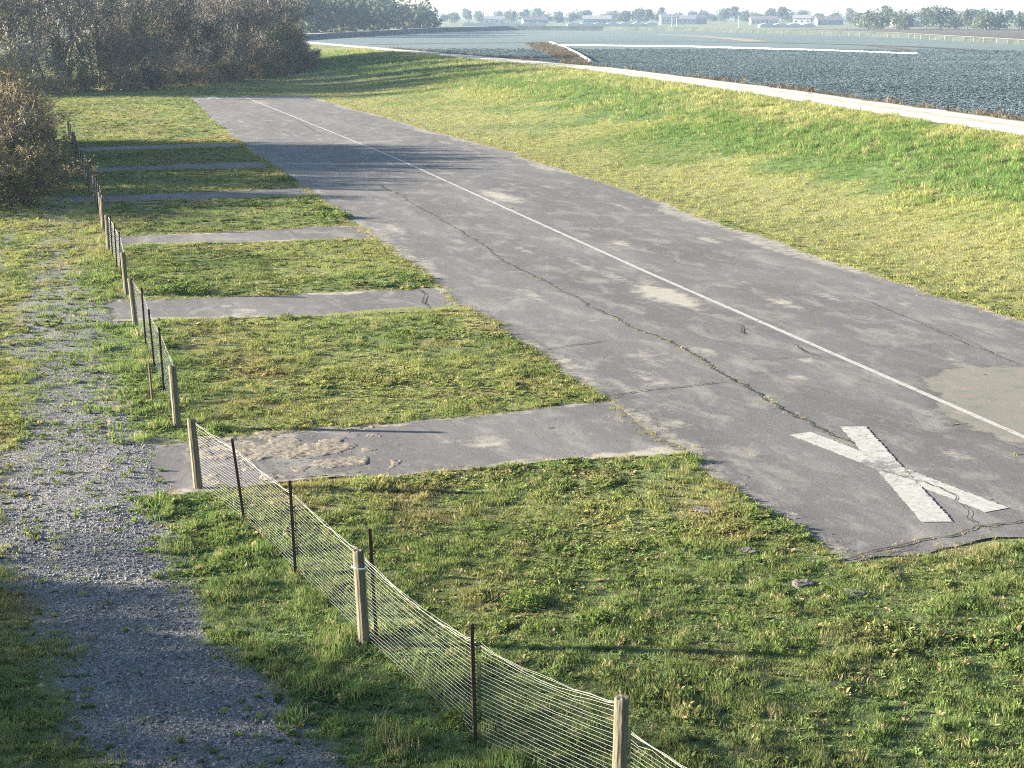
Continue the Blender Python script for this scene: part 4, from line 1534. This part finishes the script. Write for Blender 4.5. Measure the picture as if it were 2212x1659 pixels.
def t_post_mesh(h):
    mb = MB()
    mb.box((0, 0, h / 2 - .15), (.046, .009, h + .3))
    mb.box((0, .0245, h / 2 - .15), (.009, .040, h + .3))
    for k in range(int(h / .055)):
        mb.box((0, -.0075, .08 + k * .055), (.012, .008, .02))
    return mb.mesh('metal_post', [RUST])


WP = [wood_post_mesh(900 + k, 1.29, .078) for k in range(4)]
TP = t_post_mesh(1.45)


def gz_at(s_, t_):
    return float(terrain(s_, t_))


def fence(label, posts, wires=22, stays=True, loose_from=None, wr=.0013, seed=1, top=1.20, ghost_last=False):
    """posts: (kind, s, t, lean); wires run through all of them"""
    r = random.Random(seed)
    s0, t0 = posts[0][1], posts[0][2]
    ox, oy = xy(s0, t0)
    root = obj('wire_fence', None, None, (ox, oy, 0))
    tag(root, label, 'fence', 'wire fences along the plots')
    line = []
    for i, (kd, s_, t_, lean) in enumerate(posts):
        x, y = xy(s_, t_)
        z = gz_at(s_, t_)
        line.append((Vector((x - ox, y - oy, z)), lean))
        if ghost_last and i == len(posts) - 1:
            continue
        o = obj('wooden_post' if kd == 'w' else 'metal_post', WP[(i + seed) % 4] if kd == 'w' else TP, root, (x - ox, y - oy, z))
        o.rotation_euler = (r.uniform(-.015, .015), lean, 0 if kd == 'w' else AZ + r.uniform(-.2, .2))
    rows = [.06 + (top - .06) * k / (wires - 1) for k in range(wires)]
    tops = [top + .012, top + .035] if wires > 15 else []
    for wi, zr in enumerate(rows + tops):
        pts = []
        loose = wi >= len(rows) - 2
        for k, ((a, la), (b, lb)) in enumerate(zip(line, line[1:])):
            nseg = max(3, int((b - a).length / .22))
            sag = (.10 if loose_from is not None and k <= loose_from else .02) * (zr / 1.2) ** 3 * r.uniform(.7, 1.2)
            for i in range(nseg):
                u = i / nseg
                q = a.lerp(b, u)
                ln = la + (lb - la) * u
                wob = r.gauss(0, .0045 + (.006 if loose else 0))
                pts.append(q + Vector((math.sin(ln) * zr, 0, zr - sag * 4 * u * (1 - u) + wob)) + Vector((.045, .01, 0)))
        pts.append(line[-1][0] + Vector((math.sin(line[-1][1]) * zr + .045, .01, zr)))
        mb = MB()
        rad = wr * (1.7 if wi == len(rows) - 1 else 1.25 if loose else 1)
        mb.tube(pts, [rad] * len(pts), 3, False)
        obj('wire', mb.mesh('fence_wire', [WIRE]), root)
    if stays:
        mb = MB()
        for k, ((a, la), (b, lb)) in enumerate(zip(line, line[1:])):
            nst = int((b - a).length / .105)
            for i in range(nst):
                u = (i + .5) / nst
                q = a.lerp(b, u) + Vector((.045, .01, 0))
                sag = (.08 if loose_from is not None and k <= loose_from else .02) * 4 * u * (1 - u)
                mb.tube([q + Vector((0, 0, .05)), q + Vector((math.sin(la) * .6, 0, .62)), q + Vector((math.sin(la) * top, 0, top - .01 - sag))], [wr * .45] * 3, 3, False)
        o = obj('stay_wires', mb.mesh('fence_stay_wires', [WIRE]), root)
        o['kind'] = 'stuff'
    return root


w5 = st((1.10, 14.08))
w6 = st((3.55, 10.4))
f1 = fence('nearest wire mesh fence with a white tie on its middle wooden post',
           [('w', w5[0], w5[1], .012), ('t', 15.11, 4.16, -.03), ('w', 18.22, 3.50, -.04), ('t', 20.97, 3.03, -.025), ('t', 23.53, 2.60, -.10), ('w', 25.78, 2.07, -.05)], 23, True, 1, seed=1)
fence('loose wire mesh running out of frame past the nearest wooden post', [('w', w6[0], w6[1], 0), ('w', w5[0], w5[1], .012)], 18, True, 0, seed=9, top=.93, ghost_last=True)
# the steel stake and the white tie on the middle post
x, y = xy(18.16, 3.60)
ox, oy = xy(w5[0], w5[1])
o = obj('metal_post', TP, f1, (x - ox + .05, y - oy, gz_at(18.2, 3.5) + .14))
o.rotation_euler = (0, -.035, AZ)
mb = MB()
cx_, cy_ = xy(18.22, 3.50)
mb.tube([(cx_ - ox + math.cos(a) * .092 - .043, cy_ - oy + math.sin(a) * .092, 1.10 + .012 * math.sin(a * 2)) for a in np.linspace(0, 6.283, 18)], [.011] * 18, 5)
mw = [c_ for c_ in f1.children if c_.name.startswith('wooden_post')][1]
tie = obj('tie', mb.mesh('post_tie', [TIE]), mw)
bpy.context.view_layer.update()
tie.matrix_parent_inverse = (f1.matrix_world.inverted() @ mw.matrix_world).inverted()
fence('wire fence between the first two paths, leaning wooden posts at both ends', [('w', 30.01, 2.06, -.03), ('t', 33.0, 2.02, -.02), ('t', 35.4, 1.98, -.04), ('t', 38.3, 1.96, -.02), ('w', 40.95, 1.86, -.06)], 21, True, seed=2)
fence('wire fence beside the third grass plot, wooden post nearest the second path', [('w', 45.77, 1.87, -.04), ('t', 49.0, 1.88, 0), ('t', 51.2, 1.83, 0), ('t', 53.2, 1.78, 0), ('w', 54.9, 1.72, 0)], 16, True, wr=.004, seed=3)
fence('wire fence beside the fourth grass plot, just before the tree shadows', [('w', 60.4, 1.75, 0), ('w', 62.6, 1.78, -.03), ('t', 65.6, 1.80, 0), ('t', 67.6, 1.78, 0), ('w', 69.6, 1.73, 0)], 12, False, wr=.005, seed=4)
fence('shaded wire fence beside the fifth grass plot', [('w', 74.4, 1.62, 0), ('t', 76.6, 1.55, 0), ('t', 79.1, 1.49, 0), ('t', 81.4, 1.45, 0), ('w', 83.6, 1.38, 0)], 10, False, wr=.006, seed=5)
fence('shaded wire fence beside the sixth grass plot near the thicket', [('w', 89.0, 1.45, 0), ('t', 91.6, 1.42, 0), ('t', 94.2, 1.40, 0), ('w', 97.2, 1.35, 0)], 10, False, wr=.006, seed=6)
fence('farthest wire fence, partly behind the left edge thicket', [('t', 102.6, 1.30, 0), ('t', 105.4, 1.25, 0), ('w', 108.0, 1.2, 0)], 9, False, wr=.006, seed=7)
# lone stake left of the second fence
x, y = xy(32.27, 1.72)
o = obj('wooden_stake', None, None, (x, y, gz_at(32.27, 1.72)))
tag(o, 'lone thin brown stake standing just left of the second fence', 'stake')
mb = MB()
mb.tube([(0, 0, -.2), (-.015, 0, .4), (-.035, 0, .86)], [.028, .026, .022], 6)
obj('shaft', mb.mesh('stake_shaft', [simple('stake_wood', (.13, .085, .06), .95, .3, 8)]), o)
mb = MB()
mb.box((-.12, -.05, .012), (.20, .14, .05), .5)
obj('footing', mb.mesh('stake_footing', [simple('brick_red', (.22, .10, .075), .95, .3, 12)]), o)

# ------------------------------------------------------------------ small things on the ground
# dirt washed over the near path
DIRT = simple('crumbled_dirt', (.165, .142, .112), .98, .5, 12.0, .9)


def ragged_patch(name, ellipses, material, res, z0, hump, seed):
    """thin crust of loose material with a torn outline"""
    es = [(*PST(px, py), a, b) for px, py, a, b in ellipses]
    sa_, sb = min(e[0] - e[2] for e in es) - .4, max(e[0] + e[2] for e in es) + .4
    ta_, tb = min(e[1] - e[3] for e in es) - .4, max(e[1] + e[3] for e in es) + .4
    gs, gt = np.meshgrid(np.arange(sa_, sb, res), np.arange(ta_, tb, res), indexing='ij')
    mk = np.zeros_like(gs)
    for (s0, t0, a, b) in es:
        mk = np.maximum(mk, 1 - np.sqrt(((gs - s0) / a) ** 2 + ((gt - t0) / b) ** 2))
    mk = mk + (fbm(gs, gt, .30, seed, 5) - .5) * 1.5
    gz_ = z0 + hump * np.clip(mk * 2.2, 0, 1) * (.2 + 1.6 * fbm(gs, gt, .12, seed + 3, 4))
    gz_ = np.where(mk < .12, z0 - .006, gz_)
    X_, Y_ = xy(gs, gt)
    iv = np.arange(gs.size).reshape(gs.shape)
    q = np.stack([iv[:-1, :-1], iv[:-1, 1:], iv[1:, 1:], iv[1:, :-1]], -1).reshape(-1, 4)[:, ::-1]
    keep = mk.ravel()[q].min(1) > .02
    q = q[keep]
    used = np.unique(q)
    rem = np.zeros(gs.size, int)
    rem[used] = np.arange(len(used))
    vv = np.stack([X_, Y_, gz_], -1).reshape(-1, 3)[used]
    me = grid_mesh(name, vv, rem[q], {}, [material])
    if me.polygons[0].normal.z < 0:
        me.flip_normals()
    return obj(name, me)


o = tag(ragged_patch('dirt_patch', [(590, 968, .8, 1.2), (680, 970, .7, 1.0), (540, 965, .55, .8), (735, 1000, .35, .7)], DIRT, .03, .013, .016, 7), 'crumbled brown dirt washed over the near path behind the fence', 'dirt')

CHUNK = simple('broken_asphalt', (.105, .095, .085), .95, .5, 14.0, 1.0)


def chunk(px, py, size, label, name='asphalt_chunk', material=CHUNK, cat='rubble', flat=.35, group='lumps of broken asphalt'):
    q = P(px, py)
    s_, t_ = st(q)
    root = obj(name, None, None, (q.x, q.y, gz_at(s_, t_)))
    tag(root, label, cat, group)
    r = random.Random(int(px))
    for k in range(4):
        me = stone_mesh(name + '_piece', int(px) + k, size * (.8, .6, .5, .4)[k], 2, flat, (.62, 1.25))
        me.materials.append(material)
        o = obj('piece', me, root, (r.uniform(-.9, .9) * size * (k > 0), r.uniform(-.9, .9) * size * (k > 0), size * .12))
        o.rotation_euler = (0, 0, r.uniform(0, 6.28))


chunk(1522, 1106, .16, 'largest lump of broken asphalt in the grass left of the white cross')
chunk(1612, 1192, .13, 'lump of broken asphalt below the corner lawn edge of the runway')
chunk(1728, 1268, .15, 'crumbled asphalt heap in the lawn left of the runway corner')
chunk(1848, 1286, .16, 'crumbled asphalt heap in the lawn just below the runway corner')
chunk(1480, 1192, .08, 'small asphalt lump half hidden in the yellow grass')
chunk(640, 1004, .055, 'small dark stone on the dirt of the near path', 'dark_stone', simple('dark_stone', (.035, .035, .05), .8, .3, 9), 'stone', .8, 'stones on the path')
chunk(287, 792, .10, 'dark clod of earth in the grass left of the second fence', 'earth_clod', simple('earth_clod', (.05, .04, .03), .95, .3, 9), 'clod', .7, 'clods by the fence')

WEED = leafy_mat('weed_leaves', col=(.075, .125, .035), trans=.35, var=.3)
WEEDB = leafy_mat('grass_clump_blades', col=(.165, .20, .055), trans=.35, var=.3)


def bushy_mesh(name, seed, leaves, rad, h, l0, material):
    r = random.Random(seed)
    vv, ff = [], []
    for b in range(leaves):
        a, q = r.uniform(0, 6.283), rad * math.sqrt(r.random())
        z = h * (1 - (q / rad) ** 2) * r.uniform(.15, 1.0)
        c = Vector((q * math.cos(a), q * math.sin(a), z))
        d = Vector((r.gauss(0, 1), r.gauss(0, 1), r.gauss(.35, .5))).normalized()
        e = d.cross(Vector((r.gauss(0, 1), r.gauss(0, 1), r.gauss(0, 1)))).normalized()
        l = l0 * r.uniform(.6, 1.3)
        i = len(vv)
        vv += [tuple(c), tuple(c + d * l * .5 + e * l * .28), tuple(c + d * l), tuple(c + d * l * .5 - e * l * .28)]
        ff.append((i, i + 1, i + 2, i + 3))
    return new_mesh(name, vv, ff, [material])


wm = [bushy_mesh('weed_leaves', 950 + k, 240, .36, .22, .085, WEED) for k in range(3)]
bmh = [tuft_mesh('weed_blades', 960 + k, 45, .22, .32, .010, 1.0, WEEDB) for k in range(3)]


def weed(px, py, sc, label, blades=False):
    q = P(px, py)
    s_, t_ = st(q)
    root = obj('weed_clump', None, None, (q.x, q.y, gz_at(s_, t_)))
    root.scale = (sc, sc, sc)
    root.rotation_euler = (0, 0, rnd.uniform(0, 6.28))
    tag(root, label, 'weed', 'weed clumps')
    obj('leaves', wm[int(px) % 3], root)
    if blades:
        obj('blades', bmh[int(py) % 3], root)


weed(352, 752, 1.0, 'tall pale weed against the second fence, casting a long shadow', True)
weed(395, 628, 1.25, 'broad leafy weed left in the row beside the second path')
weed(360, 634, 1.2, 'broad leafy weed next to the end post of the third fence')
weed(425, 636, 1.1, 'broad dark-leaved weed at the right of the row beside the second path')
weed(735, 472, 1.5, 'lush green weed mound at the corner of the fourth plot', True)
weed(705, 468, 1.3, 'green weed left of the mound at the fourth plot corner')
weed(690, 455, 1.2, 'green weed on the shaded edge of the fourth plot', True)
weed(620, 392, 1.4, 'green weed at the runway corner of the fifth plot', True)
weed(470, 930, .7, 'dry brown weed at the foot of the fence gap post', True)
weed(620, 690, .7, 'grey-green weed on the upper edge of the second plot')
weed(1130, 1310, .9, 'wide spiky grass rosette in the shaded lawn', True)
weed(1290, 1345, .7, 'spiky grass rosette right of a wider one in the shaded lawn', True)
weed(1500, 1000, .55, 'dry weed at the runway edge left of the white cross', True)
weed(1000, 1560, .8, 'tall grass weed at the foot of the nearest steel post', True)
weed(1350, 1320, .6, 'low leafy weed in the lawn below the runway corner')
weed(1250, 1620, .6, 'low leafy weed near the nearest wooden post')

# ------------------------------------------------------------------ haze: one closed box of thin air
mb = MB()
mb.box((300, 1150, 15.5), (5600, 5600, 33))
hz = mb.mesh('haze', [])
hm = bpy.data.materials.new('haze_air')
hm.use_nodes = True
hm.node_tree.nodes.clear()
ho = hm.node_tree.nodes.new('ShaderNodeOutputMaterial')
pv = hm.node_tree.nodes.new('ShaderNodeVolumePrincipled')
pv.inputs['Color'].default_value = (.40, .54, .76, 1)
pv.inputs['Density'].default_value = .00021
pv.inputs['Anisotropy'].default_value = 0.2
hm.node_tree.links.new(pv.outputs[0], ho.inputs['Volume'])
hz.materials.append(hm)
tag(obj('haze', hz), 'thin pale morning haze over the fields', 'haze', kind='stuff')
